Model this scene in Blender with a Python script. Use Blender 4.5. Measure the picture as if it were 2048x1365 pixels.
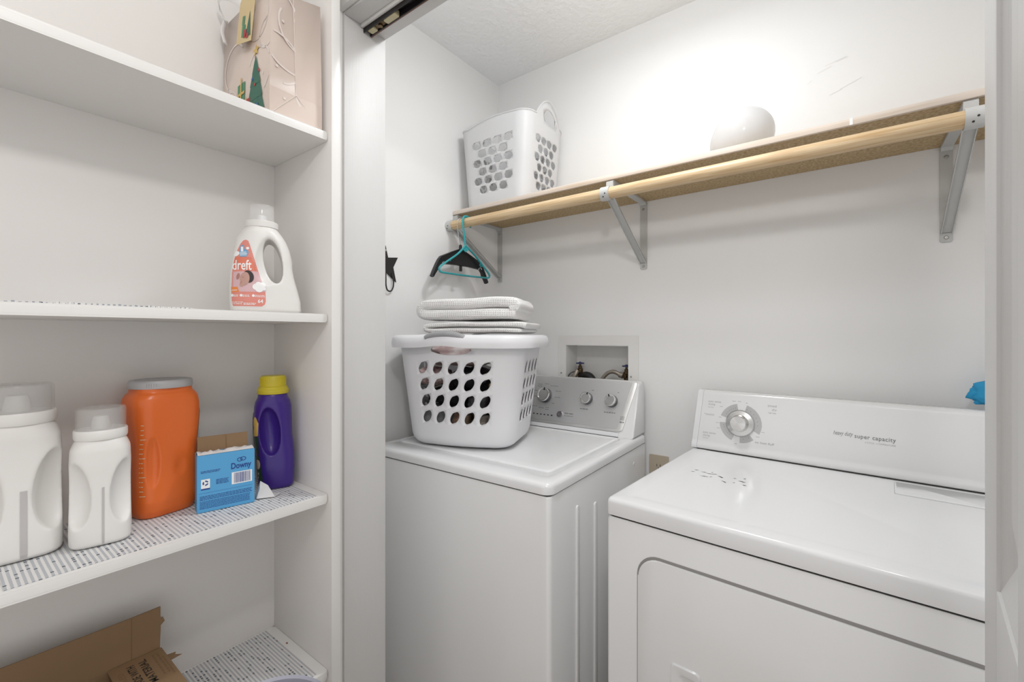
import bpy, bmesh, math, random
from mathutils import Vector, Matrix, noise
from mathutils.bvhtree import BVHTree

for o in list(bpy.data.objects):
    bpy.data.objects.remove(o)
SC = bpy.context.scene
COL = SC.collection
random.seed(7)
R = math.radians

# ------------------------------------------------------------------ camera, light, exposure
cam = bpy.data.cameras.new('camera')
cam.sensor_width = 36.0
cam.lens = 36.0 * 890.0 / 2048.0
cam.shift_y = -12.5 / 2048.0
cam.clip_start = 0.01
camo = bpy.data.objects.new('camera', cam)
camo.location = (0, 0, 1.28)
camo.rotation_euler = (R(90), 0, R(37.1))
COL.objects.link(camo)
SC.camera = camo

world = bpy.data.worlds.new('world')
SC.world = world
world.use_nodes = True
world.node_tree.nodes['Background'].inputs[0].default_value = (1.0, 0.985, 0.97, 1)
world.node_tree.nodes['Background'].inputs[1].default_value = 0.94

def lamp(name, loc, power, radius, color=(1, 1, 1)):
    l = bpy.data.lights.new(name, 'POINT')
    l.energy = power
    l.shadow_soft_size = radius
    l.color = color
    o = bpy.data.objects.new(name, l)
    o.location = loc
    COL.objects.link(o)
    return o
lamp('closet_ceiling_lamp', (-0.46, 0.95, 2.24), 3.1, 0.05, (0.97, 0.99, 1.0))
ar = bpy.data.lights.new('closet_lamp_downfill', 'AREA')  # downward fill added beside the closet lamp to brighten the machine tops, no panel
ar.shape = 'DISK'
ar.size = 0.14
ar.energy = 5.2
ar.color = (0.97, 0.99, 1.0)
aro = bpy.data.objects.new('closet_lamp_downfill', ar)
aro.location = (-0.42, 1.02, 2.36)
COL.objects.link(aro)
lamp('above_camera_flash', (0.10, -0.02, 2.13), 13.0, 0.05, (1.0, 0.965, 0.94))  # stands for a flash held above the camera, not a ceiling fixture

vs = SC.view_settings
vs.view_transform = 'Standard'
vs.look = 'None'
vs.gamma = 1.0
vs.use_curve_mapping = False
vs.exposure = 0.0

# ------------------------------------------------------------------ materials
MATS = {}
def mat(name, col, rough=0.5, metal=0.0, **kw):
    if name in MATS:
        return MATS[name]
    m = bpy.data.materials.new(name)
    m.use_nodes = True
    b = m.node_tree.nodes['Principled BSDF']
    b.inputs['Base Color'].default_value = (col[0], col[1], col[2], 1)
    b.inputs['Roughness'].default_value = rough
    b.inputs['Metallic'].default_value = metal
    for k, v in kw.items():
        b.inputs[k.replace('_', ' ')].default_value = v
    MATS[name] = m
    return m

def nodes(m):
    nt = m.node_tree
    return nt, nt.nodes, nt.links, nt.nodes['Principled BSDF']

def add_bump(m, scale, strength, dist=0.002, kind='noise', stretch=None, detail=4):
    nt, N, L, b = nodes(m)
    tc = N.new('ShaderNodeTexCoord')
    mp = N.new('ShaderNodeMapping')
    if stretch:
        mp.inputs['Scale'].default_value = stretch
    L.new(tc.outputs['Object'], mp.inputs['Vector'])
    if kind == 'noise':
        t = N.new('ShaderNodeTexNoise')
        t.inputs['Scale'].default_value = scale
        t.inputs['Detail'].default_value = detail
        out = t.outputs['Fac']
    else:
        t = N.new('ShaderNodeTexVoronoi')
        t.inputs['Scale'].default_value = scale
        out = t.outputs['Distance']
    L.new(mp.outputs['Vector'], t.inputs['Vector'])
    bp = N.new('ShaderNodeBump')
    bp.inputs['Strength'].default_value = strength
    bp.inputs['Distance'].default_value = dist
    L.new(out, bp.inputs['Height'])
    L.new(bp.outputs['Normal'], b.inputs['Normal'])
    return t, out

def add_colour_noise(m, c1, c2, scale, stretch=None, lo=0.35, hi=0.65, detail=5, dist=0.0):
    nt, N, L, b = nodes(m)
    tc = N.new('ShaderNodeTexCoord')
    mp = N.new('ShaderNodeMapping')
    if stretch:
        mp.inputs['Scale'].default_value = stretch
    L.new(tc.outputs['Object'], mp.inputs['Vector'])
    t = N.new('ShaderNodeTexNoise')
    t.inputs['Scale'].default_value = scale
    t.inputs['Detail'].default_value = detail
    t.inputs['Distortion'].default_value = dist
    L.new(mp.outputs['Vector'], t.inputs['Vector'])
    r = N.new('ShaderNodeValToRGB')
    r.color_ramp.elements[0].position = lo
    r.color_ramp.elements[1].position = hi
    r.color_ramp.elements[0].color = (*c1, 1)
    r.color_ramp.elements[1].color = (*c2, 1)
    L.new(t.outputs['Fac'], r.inputs['Fac'])
    L.new(r.outputs['Color'], b.inputs['Base Color'])

M_WALL = mat('wall_paint', (0.86, 0.856, 0.850), 0.55)
add_bump(M_WALL, 60, 0.06, 0.002)
M_CEIL = mat('ceiling_texture', (0.93, 0.94, 0.955), 0.8)
add_bump(M_CEIL, 48, 0.45, 0.010, detail=4)
M_FLOOR = mat('floor_vinyl', (0.42, 0.36, 0.30), 0.5)
add_colour_noise(M_FLOOR, (0.36, 0.30, 0.24), (0.48, 0.42, 0.35), 6, (1, 12, 1))
M_TRIM = mat('trim_paint', (0.64, 0.635, 0.63), 0.46, 0.0, Specular_IOR_Level=0.3)
add_bump(M_TRIM, 30, 0.25, 0.002, stretch=(9, 9, 0.35), detail=5)
M_SHELF = mat('shelf_paint', (0.79, 0.768, 0.742), 0.4)
add_bump(M_SHELF, 30, 0.05, 0.001)
M_EDGE = mat('shelf_edge_paint', (0.80, 0.79, 0.77), 0.35)
M_APPL = mat('white_enamel', (0.80, 0.80, 0.80), 0.16)
M_APPL2 = mat('white_enamel_lid', (0.82, 0.825, 0.835), 0.14)
M_DARK = mat('dark_gap', (0.03, 0.027, 0.025), 0.7)
M_SEAM = mat('grey_seam', (0.30, 0.29, 0.28), 0.6)
M_CHROME = mat('brushed_chrome', (0.72, 0.72, 0.71), 0.22, 1.0)
M_CHROME_D = mat('dark_chrome', (0.38, 0.37, 0.38), 0.3, 1.0)
M_BEZEL = mat('satin_bezel', (0.80, 0.80, 0.79), 0.28, 0.7)
M_KNOBD = mat('dark_knob_skirt', (0.10, 0.10, 0.11), 0.35, 0.6)
M_PANEL = mat('silver_console_panel', (0.70, 0.70, 0.70), 0.36, 0.75)
add_bump(M_PANEL, 40, 0.03, 0.0006, stretch=(0.3, 20, 60))
M_GREY_PRINT = mat('grey_print', (0.22, 0.22, 0.23), 0.5)
M_PALE_PRINT = mat('pale_grey_print', (0.40, 0.40, 0.41), 0.5)
M_RING = mat('grey_dial_ring', (0.50, 0.50, 0.50), 0.5)
M_BOARD = mat('particle_board', (0.48, 0.36, 0.20), 0.65)
add_colour_noise(M_BOARD, (0.40, 0.27, 0.13), (0.56, 0.42, 0.24), 140, lo=0.38, hi=0.62, detail=3)
M_ROD = mat('pine_rod', (0.62, 0.46, 0.27), 0.42)
add_colour_noise(M_ROD, (0.54, 0.35, 0.17), (0.72, 0.56, 0.36), 9, (0.8, 22, 22), lo=0.3, hi=0.66, dist=0.6)
M_NOSE = mat('pale_wood_edge', (0.70, 0.60, 0.50), 0.5)
add_colour_noise(M_NOSE, (0.60, 0.48, 0.37), (0.74, 0.65, 0.57), 3, (1.0, 20, 30), lo=0.30, hi=0.5)
M_BRKT = mat('grey_bracket_paint', (0.55, 0.55, 0.535), 0.45)
M_SCREW = mat('screw_steel', (0.45, 0.44, 0.42), 0.35, 0.9)
M_PLAST = mat('white_plastic', (0.80, 0.80, 0.81), 0.35)
M_PLAST_B = mat('basket_plastic', (0.80, 0.80, 0.82), 0.38)
M_PLAST_T = mat('thin_white_plastic', (0.93, 0.93, 0.94), 0.4)
def add_translucency(m, fac, col):
    nt, N, L, b = nodes(m)
    out = N['Material Output']
    tr = N.new('ShaderNodeBsdfTranslucent')
    tr.inputs['Color'].default_value = (*col, 1)
    mx = N.new('ShaderNodeMixShader')
    mx.inputs[0].default_value = fac
    L.new(b.outputs[0], mx.inputs[1])
    L.new(tr.outputs[0], mx.inputs[2])
    L.new(mx.outputs[0], out.inputs['Surface'])
add_translucency(M_PLAST_T, 0.45, (0.9, 0.9, 0.9))
M_GRIP = mat('grey_grip', (0.33, 0.33, 0.34), 0.45)
M_JUG = mat('jug_plastic', (0.77, 0.755, 0.73), 0.38)
M_JUGW = mat('clear_strip', (0.50, 0.48, 0.475), 0.3)
M_BABY = mat('baby_bottle_plastic', (0.75, 0.735, 0.71), 0.38)
M_CAPCLR = mat('clear_cap_plastic', (0.86, 0.855, 0.85), 0.10, 0.0, Alpha=0.14)
M_CAPFROST = mat('powdery_clear_cap', (0.68, 0.665, 0.65), 0.18, 0.0, Alpha=0.26)
M_ORANGE = mat('orange_plastic', (0.78, 0.155, 0.024), 0.30)
M_LIDGREY = mat('grey_lid', (0.46, 0.46, 0.47), 0.4)
M_PURPLE = mat('purple_plastic', (0.046, 0.018, 0.21), 0.28)
M_YELLOW = mat('yellow_cap', (0.58, 0.48, 0.03), 0.4)
M_BLUE = mat('blue_card', (0.09, 0.36, 0.66), 0.5)
M_NAVY = mat('navy_print', (0.015, 0.05, 0.25), 0.5)
M_MIDB = mat('mid_blue_print', (0.03, 0.13, 0.40), 0.5)
M_WHITE = mat('white_print', (0.86, 0.86, 0.86), 0.5)
M_BROWN = mat('brown_card', (0.25, 0.155, 0.08), 0.75)
add_bump(M_BROWN, 40, 0.06, 0.001, stretch=(1, 20, 1))
M_BROWN_D = mat('brown_card_inside', (0.21, 0.125, 0.06), 0.8)
M_BLACKP = mat('black_print', (0.03, 0.025, 0.02), 0.6)
M_BLACK = mat('black_plastic', (0.008, 0.008, 0.01), 0.35)
M_BLACKM = mat('black_iron', (0.015, 0.013, 0.013), 0.6)
M_TEAL = mat('teal_plastic', (0.03, 0.34, 0.37), 0.35)
M_STEEL = mat('hook_steel', (0.7, 0.7, 0.7), 0.25, 1.0)
M_BRASS = mat('aged_brass', (0.12, 0.08, 0.04), 0.35, 0.85)
M_HOSE = mat('braided_hose', (0.36, 0.32, 0.27), 0.4, 0.7)
M_VALVEB = mat('blue_valve_handle', (0.02, 0.03, 0.13), 0.4)
M_RUBBER = mat('black_rubber', (0.012, 0.011, 0.011), 0.55)
M_BOXW = mat('outlet_box_white', (0.80, 0.79, 0.77), 0.4)
M_BEIGE = mat('beige_plate', (0.50, 0.43, 0.33), 0.4)
M_BALLOON = mat('white_balloon', (0.78, 0.78, 0.79), 0.18)
add_translucency(M_BALLOON, 0.45, (0.92, 0.92, 0.92))
M_PINKBAG = mat('gift_bag_paper', (0.66, 0.555, 0.49), 0.30)
M_BAGSWIRL = mat('pale_swirl_print', (0.76, 0.68, 0.63), 0.3)
M_RIBBON = mat('white_ribbon', (0.80, 0.79, 0.78), 0.4)
M_GOLD = mat('gold_print', (0.62, 0.42, 0.10), 0.45)
M_TAG = mat('cream_tag', (0.66, 0.52, 0.28), 0.5)
M_GREEN = mat('green_print', (0.015, 0.13, 0.085), 0.5)
M_GREEN2 = mat('light_green_print', (0.06, 0.24, 0.12), 0.5)
M_RED = mat('red_print', (0.38, 0.025, 0.025), 0.5)
M_CORAL = mat('coral_label', (0.70, 0.25, 0.20), 0.45)
M_CORAL2 = mat('deep_coral_label', (0.70, 0.19, 0.12), 0.45)
M_LPINK = mat('pale_pink_label', (0.64, 0.42, 0.44), 0.45)
M_LBLUE = mat('sky_blue_label', (0.16, 0.36, 0.58), 0.45)
M_LORANGE = mat('orange_label', (0.78, 0.24, 0.05), 0.45)
M_SKIN = mat('printed_skin_tone', (0.50, 0.29, 0.24), 0.5)
M_SKIN2 = mat('printed_skin_shade', (0.40, 0.19, 0.16), 0.5)
M_HAIR = mat('printed_dark_hair', (0.03, 0.02, 0.02), 0.5)
M_LGREEN = mat('dark_green_label', (0.02, 0.06, 0.03), 0.4)
M_LCREAM = mat('cream_flower_label', (0.68, 0.58, 0.42), 0.45)
M_PAPER = mat('white_paper', (0.70, 0.69, 0.69), 0.6)
M_CYAN = mat('bright_blue_cloth', (0.02, 0.30, 0.56), 0.7)
add_bump(M_CYAN, 400, 0.2, 0.001)
M_LILAC = mat('lilac_grey_plastic', (0.40, 0.40, 0.47), 0.35)
M_TRACK = mat('dark_track', (0.012, 0.010, 0.010), 0.5)
M_TRACKR = mat('rusty_track_edge', (0.16, 0.07, 0.05), 0.5)
M_HARDW = mat('cream_roller_nylon', (0.50, 0.44, 0.28), 0.5)
M_SCUFF = mat('dark_scuff', (0.09, 0.088, 0.085), 0.6)
M_RUST = mat('brown_spot', (0.20, 0.05, 0.02), 0.7)
M_WSCUFF = mat('wall_scuff', (0.76, 0.75, 0.735), 0.6)

# waffle towel: woven squares as fine relief
M_TOWEL = mat('waffle_towel', (0.80, 0.79, 0.78), 0.9)
def waffle(m, sx, sy, sz, strength):
    nt, N, L, b = nodes(m)
    tc = N.new('ShaderNodeTexCoord')
    outs = []
    sep = N.new('ShaderNodeSeparateXYZ')
    L.new(tc.outputs['UV'], sep.inputs[0])
    for ax, s in (('X', sx), ('Y', sy)):
        mu = N.new('ShaderNodeMath'); mu.operation = 'MULTIPLY'; mu.inputs[1].default_value = s * 2 * math.pi
        L.new(sep.outputs[ax], mu.inputs[0])
        sn = N.new('ShaderNodeMath'); sn.operation = 'SINE'
        L.new(mu.outputs[0], sn.inputs[0])
        outs.append(sn)
    mn = N.new('ShaderNodeMath'); mn.operation = 'MAXIMUM'
    L.new(outs[0].outputs[0], mn.inputs[0]); L.new(outs[1].outputs[0], mn.inputs[1])
    bp = N.new('ShaderNodeBump'); bp.inputs['Strength'].default_value = strength; bp.inputs['Distance'].default_value = 0.002
    L.new(mn.outputs[0], bp.inputs['Height'])
    L.new(bp.outputs['Normal'], b.inputs['Normal'])
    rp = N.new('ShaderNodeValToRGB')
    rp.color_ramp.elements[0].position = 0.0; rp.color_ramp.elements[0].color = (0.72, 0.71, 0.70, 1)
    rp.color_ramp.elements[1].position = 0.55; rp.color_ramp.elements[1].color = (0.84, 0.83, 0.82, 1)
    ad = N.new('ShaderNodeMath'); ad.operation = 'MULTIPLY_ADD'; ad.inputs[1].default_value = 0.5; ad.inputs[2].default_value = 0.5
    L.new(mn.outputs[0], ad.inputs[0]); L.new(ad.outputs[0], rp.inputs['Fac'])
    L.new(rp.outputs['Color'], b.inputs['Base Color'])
waffle(M_TOWEL, 1 / 0.0075, 1 / 0.0075, 0, 0.5)

# woven shelf liner: rows of small dashes and scattered dark dots
def liner_mat():
    m = mat('woven_liner', (0.72, 0.71, 0.70), 0.7)
    nt, N, L, b = nodes(m)
    tc = N.new('ShaderNodeTexCoord')
    sep = N.new('ShaderNodeSeparateXYZ')
    L.new(tc.outputs['Object'], sep.inputs[0])
    def mth(op, a, v=None):
        n = N.new('ShaderNodeMath'); n.operation = op
        if isinstance(a, (int, float)): n.inputs[0].default_value = a
        else: L.new(a, n.inputs[0])
        if v is not None:
            if isinstance(v, (int, float)): n.inputs[1].default_value = v
            else: L.new(v, n.inputs[1])
        return n.outputs[0]
    def pulse(sock, pitch, duty):
        f = mth('FRACT', mth('MULTIPLY', sock, 1.0 / pitch))
        return mth('LESS_THAN', f, duty)
    rows = pulse(sep.outputs['Y'], 0.0066, 0.50)
    dash = pulse(sep.outputs['X'], 0.0032, 0.58)
    d = mth('MULTIPLY', rows, dash)
    # dots: one cell in a few, picked with white noise
    cx = mth('FLOOR', mth('MULTIPLY', sep.outputs['X'], 1 / 0.0080))
    cy = mth('FLOOR', mth('MULTIPLY', sep.outputs['Y'], 1 / 0.0066))
    cb = N.new('ShaderNodeCombineXYZ')
    L.new(cx, cb.inputs[0]); L.new(cy, cb.inputs[1])
    wn = N.new('ShaderNodeTexWhiteNoise')
    L.new(cb.outputs[0], wn.inputs['Vector'])
    pick = mth('GREATER_THAN', wn.outputs['Value'], 0.82)
    dot = mth('MULTIPLY', pick, mth('MULTIPLY', pulse(sep.outputs['Y'], 0.0066, 0.58), pulse(sep.outputs['X'], 0.0080, 0.42)))
    m1 = N.new('ShaderNodeMix'); m1.data_type = 'RGBA'
    m1.inputs['A'].default_value = (0.74, 0.73, 0.72, 1)
    m1.inputs['B'].default_value = (0.29, 0.32, 0.37, 1)
    L.new(d, m1.inputs['Factor'])
    m2 = N.new('ShaderNodeMix'); m2.data_type = 'RGBA'
    L.new(m1.outputs['Result'], m2.inputs['A'])
    m2.inputs['B'].default_value = (0.05, 0.065, 0.085, 1)
    L.new(dot, m2.inputs['Factor'])
    L.new(m2.outputs['Result'], b.inputs['Base Color'])
    return m
M_LINER = liner_mat()

# ------------------------------------------------------------------ mesh helpers
def link(name, me, m=None, parent=None, loc=(0, 0, 0), rotz=0.0, sharp=35):
    o = bpy.data.objects.new(name, me)
    COL.objects.link(o)
    if m is not None and not me.materials:
        me.materials.append(m)
    if sharp is not None:
        for p in me.polygons:
            p.use_smooth = True
        me.set_sharp_from_angle(angle=R(sharp))
    o.location = loc
    o.rotation_euler = (0, 0, rotz)
    if parent is not None:
        o.parent = parent
    return o

def obj(name, bm, m, parent=None, loc=(0, 0, 0), rotz=0.0, sharp=35, fix=True):
    if fix:
        bmesh.ops.recalc_face_normals(bm, faces=bm.faces)
    me = bpy.data.meshes.new(name)
    bm.to_mesh(me)
    bm.free()
    return link(name, me, m, parent, loc, rotz, sharp)

def thing(name, label, cat, loc=(0, 0, 0), rotz=0.0, group=None):
    o = bpy.data.objects.new(name, None)
    o.empty_display_size = 0.05
    COL.objects.link(o)
    o.location = loc
    o.rotation_euler = (0, 0, rotz)
    return tag(o, label, cat, group)

def tag(o, label, cat, group=None):
    o['label'] = label
    o['category'] = cat
    if group:
        o['group'] = group
    return o

def struct(o, label=None, cat=None):
    o['kind'] = 'structure'
    if label: o['label'] = label
    if cat: o['category'] = cat
    return o

def NB():
    return bmesh.new()

def box(bm, lo, hi, bev=0.0, seg=2, M=None):
    r = bmesh.ops.create_cube(bm, size=1.0)
    vs_ = r['verts']
    c = [(lo[i] + hi[i]) / 2 for i in range(3)]
    s = [max(hi[i] - lo[i], 1e-5) for i in range(3)]
    for v in vs_:
        v.co = Vector((c[0] + v.co.x * s[0], c[1] + v.co.y * s[1], c[2] + v.co.z * s[2]))
    if bev > 0:
        es = list({e for v in vs_ for e in v.link_edges})
        rb = bmesh.ops.bevel(bm, geom=es, offset=bev, segments=seg, profile=0.5, affect='EDGES')
        vs_ = list({v for f in rb['faces'] for v in f.verts} | {v for v in vs_ if v.is_valid})
    if M is not None:
        for v in vs_:
            v.co = M @ v.co
    return vs_

def prism(bm, pts, axis, a, b):
    """pts: 2D outline in the two other axes (in order), extruded along axis from a to b"""
    def P(p, t):
        if axis == 0: return (t, p[0], p[1])
        if axis == 1: return (p[0], t, p[1])
        return (p[0], p[1], t)
    A = [bm.verts.new(P(p, a)) for p in pts]
    B = [bm.verts.new(P(p, b)) for p in pts]
    n = len(pts)
    for i in range(n):
        bm.faces.new((A[i], A[(i + 1) % n], B[(i + 1) % n], B[i]))
    bm.faces.new(A[::-1])
    bm.faces.new(B)
    return A + B

def rrect(x0, y0, x1, y1, r, n=6):
    pts = []
    for cx, cy, a0 in ((x1 - r, y1 - r, 0), (x0 + r, y1 - r, 90), (x0 + r, y0 + r, 180), (x1 - r, y0 + r, 270)):
        for i in range(n + 1):
            t = R(a0 + 90 * i / n)
            pts.append((cx + r * math.cos(t), cy + r * math.sin(t)))
    return pts

def lathe(bm, prof, n=32, M=None, cap=True):
    rings = []
    for r, z in prof:
        rings.append([bm.verts.new((r * math.cos(2 * math.pi * i / n), r * math.sin(2 * math.pi * i / n), z)) for i in range(n)])
    for a, b in zip(rings, rings[1:]):
        for i in range(n):
            bm.faces.new((a[i], a[(i + 1) % n], b[(i + 1) % n], b[i]))
    if cap:
        bm.faces.new(rings[0][::-1])
        bm.faces.new(rings[-1])
    allv = [v for r_ in rings for v in r_]
    if M is not None:
        for v in allv:
            v.co = M @ v.co
    return allv

def tube(bm, pts, r, n=10, closed=False, flat=1.0):
    pts = [Vector(p) for p in pts]
    m = len(pts)
    rr = r if isinstance(r, (list, tuple)) else [r] * m
    rings = []
    up = None
    for i, p in enumerate(pts):
        if closed:
            d = (pts[(i + 1) % m] - pts[i - 1]).normalized()
        else:
            d = (pts[min(i + 1, m - 1)] - pts[max(i - 1, 0)]).normalized()
        if up is None:
            up = Vector((0, 0, 1)) if abs(d.z) < 0.9 else Vector((1, 0, 0))
        s = d.cross(up).normalized()
        u = s.cross(d).normalized()
        up = u
        rings.append([bm.verts.new(p + s * math.cos(2 * math.pi * k / n) * rr[i] + u * math.sin(2 * math.pi * k / n) * rr[i] * flat) for k in range(n)])
    rng = range(m) if closed else range(m - 1)
    for i in rng:
        a, b = rings[i], rings[(i + 1) % m]
        for k in range(n):
            bm.faces.new((a[k], a[(k + 1) % n], b[(k + 1) % n], b[k]))
    if not closed:
        bm.faces.new(rings[0][::-1])
        bm.faces.new(rings[-1])

def smooth_path(pts, sub=6):
    pts = [Vector(p) for p in pts]
    out = []
    n = len(pts)
    for i in range(n - 1):
        p0, p1, p2, p3 = pts[max(i - 1, 0)], pts[i], pts[i + 1], pts[min(i + 2, n - 1)]
        for k in range(sub):
            t = k / sub
            out.append(0.5 * ((2 * p1) + (p2 - p0) * t + (2 * p0 - 5 * p1 + 4 * p2 - p3) * t * t + (3 * p1 - p0 - 3 * p2 + p3) * t ** 3))
    out.append(pts[-1])
    return out

def superloft(bm, secs, n=48):
    """secs: (z, cx, hx, cy, hy, exponent)"""
    rings = []
    for z, cx, hx, cy, hy, e in secs:
        ring = []
        for i in range(n):
            t = 2 * math.pi * i / n
            c_, s_ = math.cos(t), math.sin(t)
            ring.append(bm.verts.new((cx + hx * math.copysign(abs(c_) ** (2 / e), c_), cy + hy * math.copysign(abs(s_) ** (2 / e), s_), z)))
        rings.append(ring)
    for a, b in zip(rings, rings[1:]):
        for i in range(n):
            bm.faces.new((a[i], a[(i + 1) % n], b[(i + 1) % n], b[i]))
    bm.faces.new(rings[0][::-1])
    bm.faces.new(rings[-1])

def ellipsoid(c, r, rot=None):
    bm = NB()
    bmesh.ops.create_uvsphere(bm, u_segments=24, v_segments=16, radius=1.0)
    for v in bm.verts:
        p = Vector((v.co.x * r[0], v.co.y * r[1], v.co.z * r[2]))
        if rot: p = rot @ p
        v.co = p + Vector(c)
    return bm

def carved(name, bm, cutters, m, parent, voxel=0.0025, smooth=6, sharp=None):
    """one solid minus cutters, remeshed and smoothed into one continuous skin"""
    me = bpy.data.meshes.new(name)
    bmesh.ops.recalc_face_normals(bm, faces=bm.faces)
    bm.to_mesh(me); bm.free()
    o = bpy.data.objects.new(name, me)
    COL.objects.link(o)
    tmp = []
    for cb in cutters:
        cm = bpy.data.meshes.new('cut')
        bmesh.ops.recalc_face_normals(cb, faces=cb.faces)
        cb.to_mesh(cm); cb.free()
        co = bpy.data.objects.new('cut', cm)
        COL.objects.link(co)
        b = o.modifiers.new('b', 'BOOLEAN')
        b.operation = 'DIFFERENCE'; b.object = co; b.solver = 'EXACT'
        tmp.append(co)
    rm = o.modifiers.new('r', 'REMESH'); rm.mode = 'VOXEL'; rm.voxel_size = voxel
    s = o.modifiers.new('s', 'SMOOTH'); s.iterations = smooth; s.factor = 0.5
    dg = bpy.context.evaluated_depsgraph_get()
    dg.update()
    new = bpy.data.meshes.new_from_object(o.evaluated_get(dg))
    bpy.data.objects.remove(o)
    for t in tmp: bpy.data.objects.remove(t)
    new.name = name
    new.materials.clear()
    return link(name, new, m, parent, sharp=60)

def apply_mods(o):
    dg = bpy.context.evaluated_depsgraph_get()
    dg.update()
    new = bpy.data.meshes.new_from_object(o.evaluated_get(dg))
    o.modifiers.clear()
    o.data = new
    return o

def plane_M(origin, u, n):
    """matrix: local x -> u, local y -> up in the plane, local z -> outward normal n"""
    n = Vector(n).normalized()
    u = (Vector(u) - n * Vector(u).dot(n)).normalized()
    v = n.cross(u)
    return Matrix(((u.x, v.x, n.x, origin[0]), (u.y, v.y, n.y, origin[1]), (u.z, v.z, n.z, origin[2]), (0, 0, 0, 1)))

def text_bm(body, width=None, height=None, shear=0.0, bold=0.0, spacing=1.0):
    c = bpy.data.curves.new('t', 'FONT')
    c.body = body
    c.size = 1.0
    c.shear = shear
    c.offset = bold
    c.space_character = spacing
    c.resolution_u = 3
    o = bpy.data.objects.new('t', c)
    COL.objects.link(o)
    dg = bpy.context.evaluated_depsgraph_get()
    dg.update()
    me = bpy.data.meshes.new_from_object(o.evaluated_get(dg))
    bpy.data.objects.remove(o)
    bm = NB()
    bm.from_mesh(me)
    x0 = min(v.co.x for v in bm.verts); x1 = max(v.co.x for v in bm.verts)
    sx = (width / (x1 - x0)) if width else height
    sy = height if height else sx
    for v in bm.verts:
        v.co = Vector(((v.co.x - x0) * sx, v.co.y * sy, 0))
    return bm

def xf(bm, M):
    for v in bm.verts:
        v.co = M @ v.co
    return bm

def lettering(parent, M, body, x, y, width=None, height=None, m=None, name='lettering', shear=0.0, bold=0.0, eps=0.0003, spacing=1.0):
    bm = text_bm(body, width, height, shear, bold, spacing)
    for v in bm.verts:
        v.co = M @ Vector((v.co.x + x, v.co.y + y, eps))
    return obj(name, bm, m, parent, sharp=None, fix=False)

def flat_polys(parent, M, polys, m, name, eps=0.0003):
    bm = NB()
    for p in polys:
        bm.faces.new([bm.verts.new(M @ Vector((a, b, eps))) for a, b in p])
    return obj(name, bm, m, parent, sharp=None, fix=False)

def rectp(x0, y0, x1, y1):
    return [(x0, y0), (x1, y0), (x1, y1), (x0, y1)]

def ellp(cx, cy, rx, ry, n=20, rot=0.0):
    c_, s_ = math.cos(rot), math.sin(rot)
    return [(cx + rx * math.cos(t) * c_ - ry * math.sin(t) * s_, cy + rx * math.cos(t) * s_ + ry * math.sin(t) * c_) for t in (2 * math.pi * i / n for i in range(n))]

def arcband(cx, cy, r0, r1, a0, a1, n=12):
    o_ = [(cx + r1 * math.cos(R(a0 + (a1 - a0) * i / n)), cy + r1 * math.sin(R(a0 + (a1 - a0) * i / n))) for i in range(n + 1)]
    i_ = [(cx + r0 * math.cos(R(a1 + (a0 - a1) * i / n)), cy + r0 * math.sin(R(a1 + (a0 - a1) * i / n))) for i in range(n + 1)]
    return o_ + i_

def tiny(o):
    o['kind'] = 'stuff'
    return o

def fine_lines(x0, x1, y, h, n=1, pitch=None, seed=1, gap=0.22):
    """illegible small print: short word bars on a line"""
    rd = random.Random(seed)
    out = []
    for k in range(n):
        yy = y - k * (pitch or h * 2)
        x = x0
        while x < x1 - h:
            w = h * rd.uniform(1.5, 5.0)
            w = min(w, x1 - x)
            out.append(rectp(x, yy, x + w, yy + h))
            x += w + h * 0.7
    return out

def wrap(bm, tree, direction, eps):
    """drop flat decal geometry onto a curved body along a direction"""
    d = Vector(direction).normalized()
    miss = []
    for v in bm.verts:
        h = tree.ray_cast(v.co - d * 0.5, d)
        if h[0] is not None:
            v.co = h[0] - d * eps
        else:
            miss.append(v)
    if miss:
        bmesh.ops.delete(bm, geom=miss, context='VERTS')
    return bm

def dense(bm, size):
    for _ in range(5):
        es = [e for e in bm.edges if e.calc_length() > size]
        if not es: break
        bmesh.ops.subdivide_edges(bm, edges=es, cuts=1, use_grid_fill=False)
        bmesh.ops.triangulate(bm, faces=[f for f in bm.faces if len(f.verts) > 4])
    return bm

def wrapped_polys(parent, tree, polys, m, name, eps, size=0.006, direction=(0, 1, 0)):
    """polys in local (x, z) on the front (-y) side of a body"""
    bm = NB()
    for p in polys:
        bm.faces.new([bm.verts.new((a, -0.3, b)) for a, b in p])
    bmesh.ops.triangulate(bm, faces=bm.faces)
    dense(bm, size)
    wrap(bm, tree, direction, eps)
    return obj(name, bm, m, parent, sharp=None, fix=False)

def wrapped_text(parent, tree, body, x, z, width, height, m, name='lettering', eps=0.0009, bold=0.0, shear=0.0, tilt=0.0):
    bm = text_bm(body, width, height, shear, bold)
    for v in bm.verts:
        v.co = Vector((v.co.x + x, -0.3, v.co.y + z + tilt * v.co.x))
    dense(bm, 0.008)
    wrap(bm, tree, (0, 1, 0), eps)
    return obj(name, bm, m, parent, sharp=None, fix=False)

def tree_of(o):
    bm = NB()
    bm.from_mesh(o.data)
    t = BVHTree.FromBMesh(bm)
    bm.free()
    return t

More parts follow.
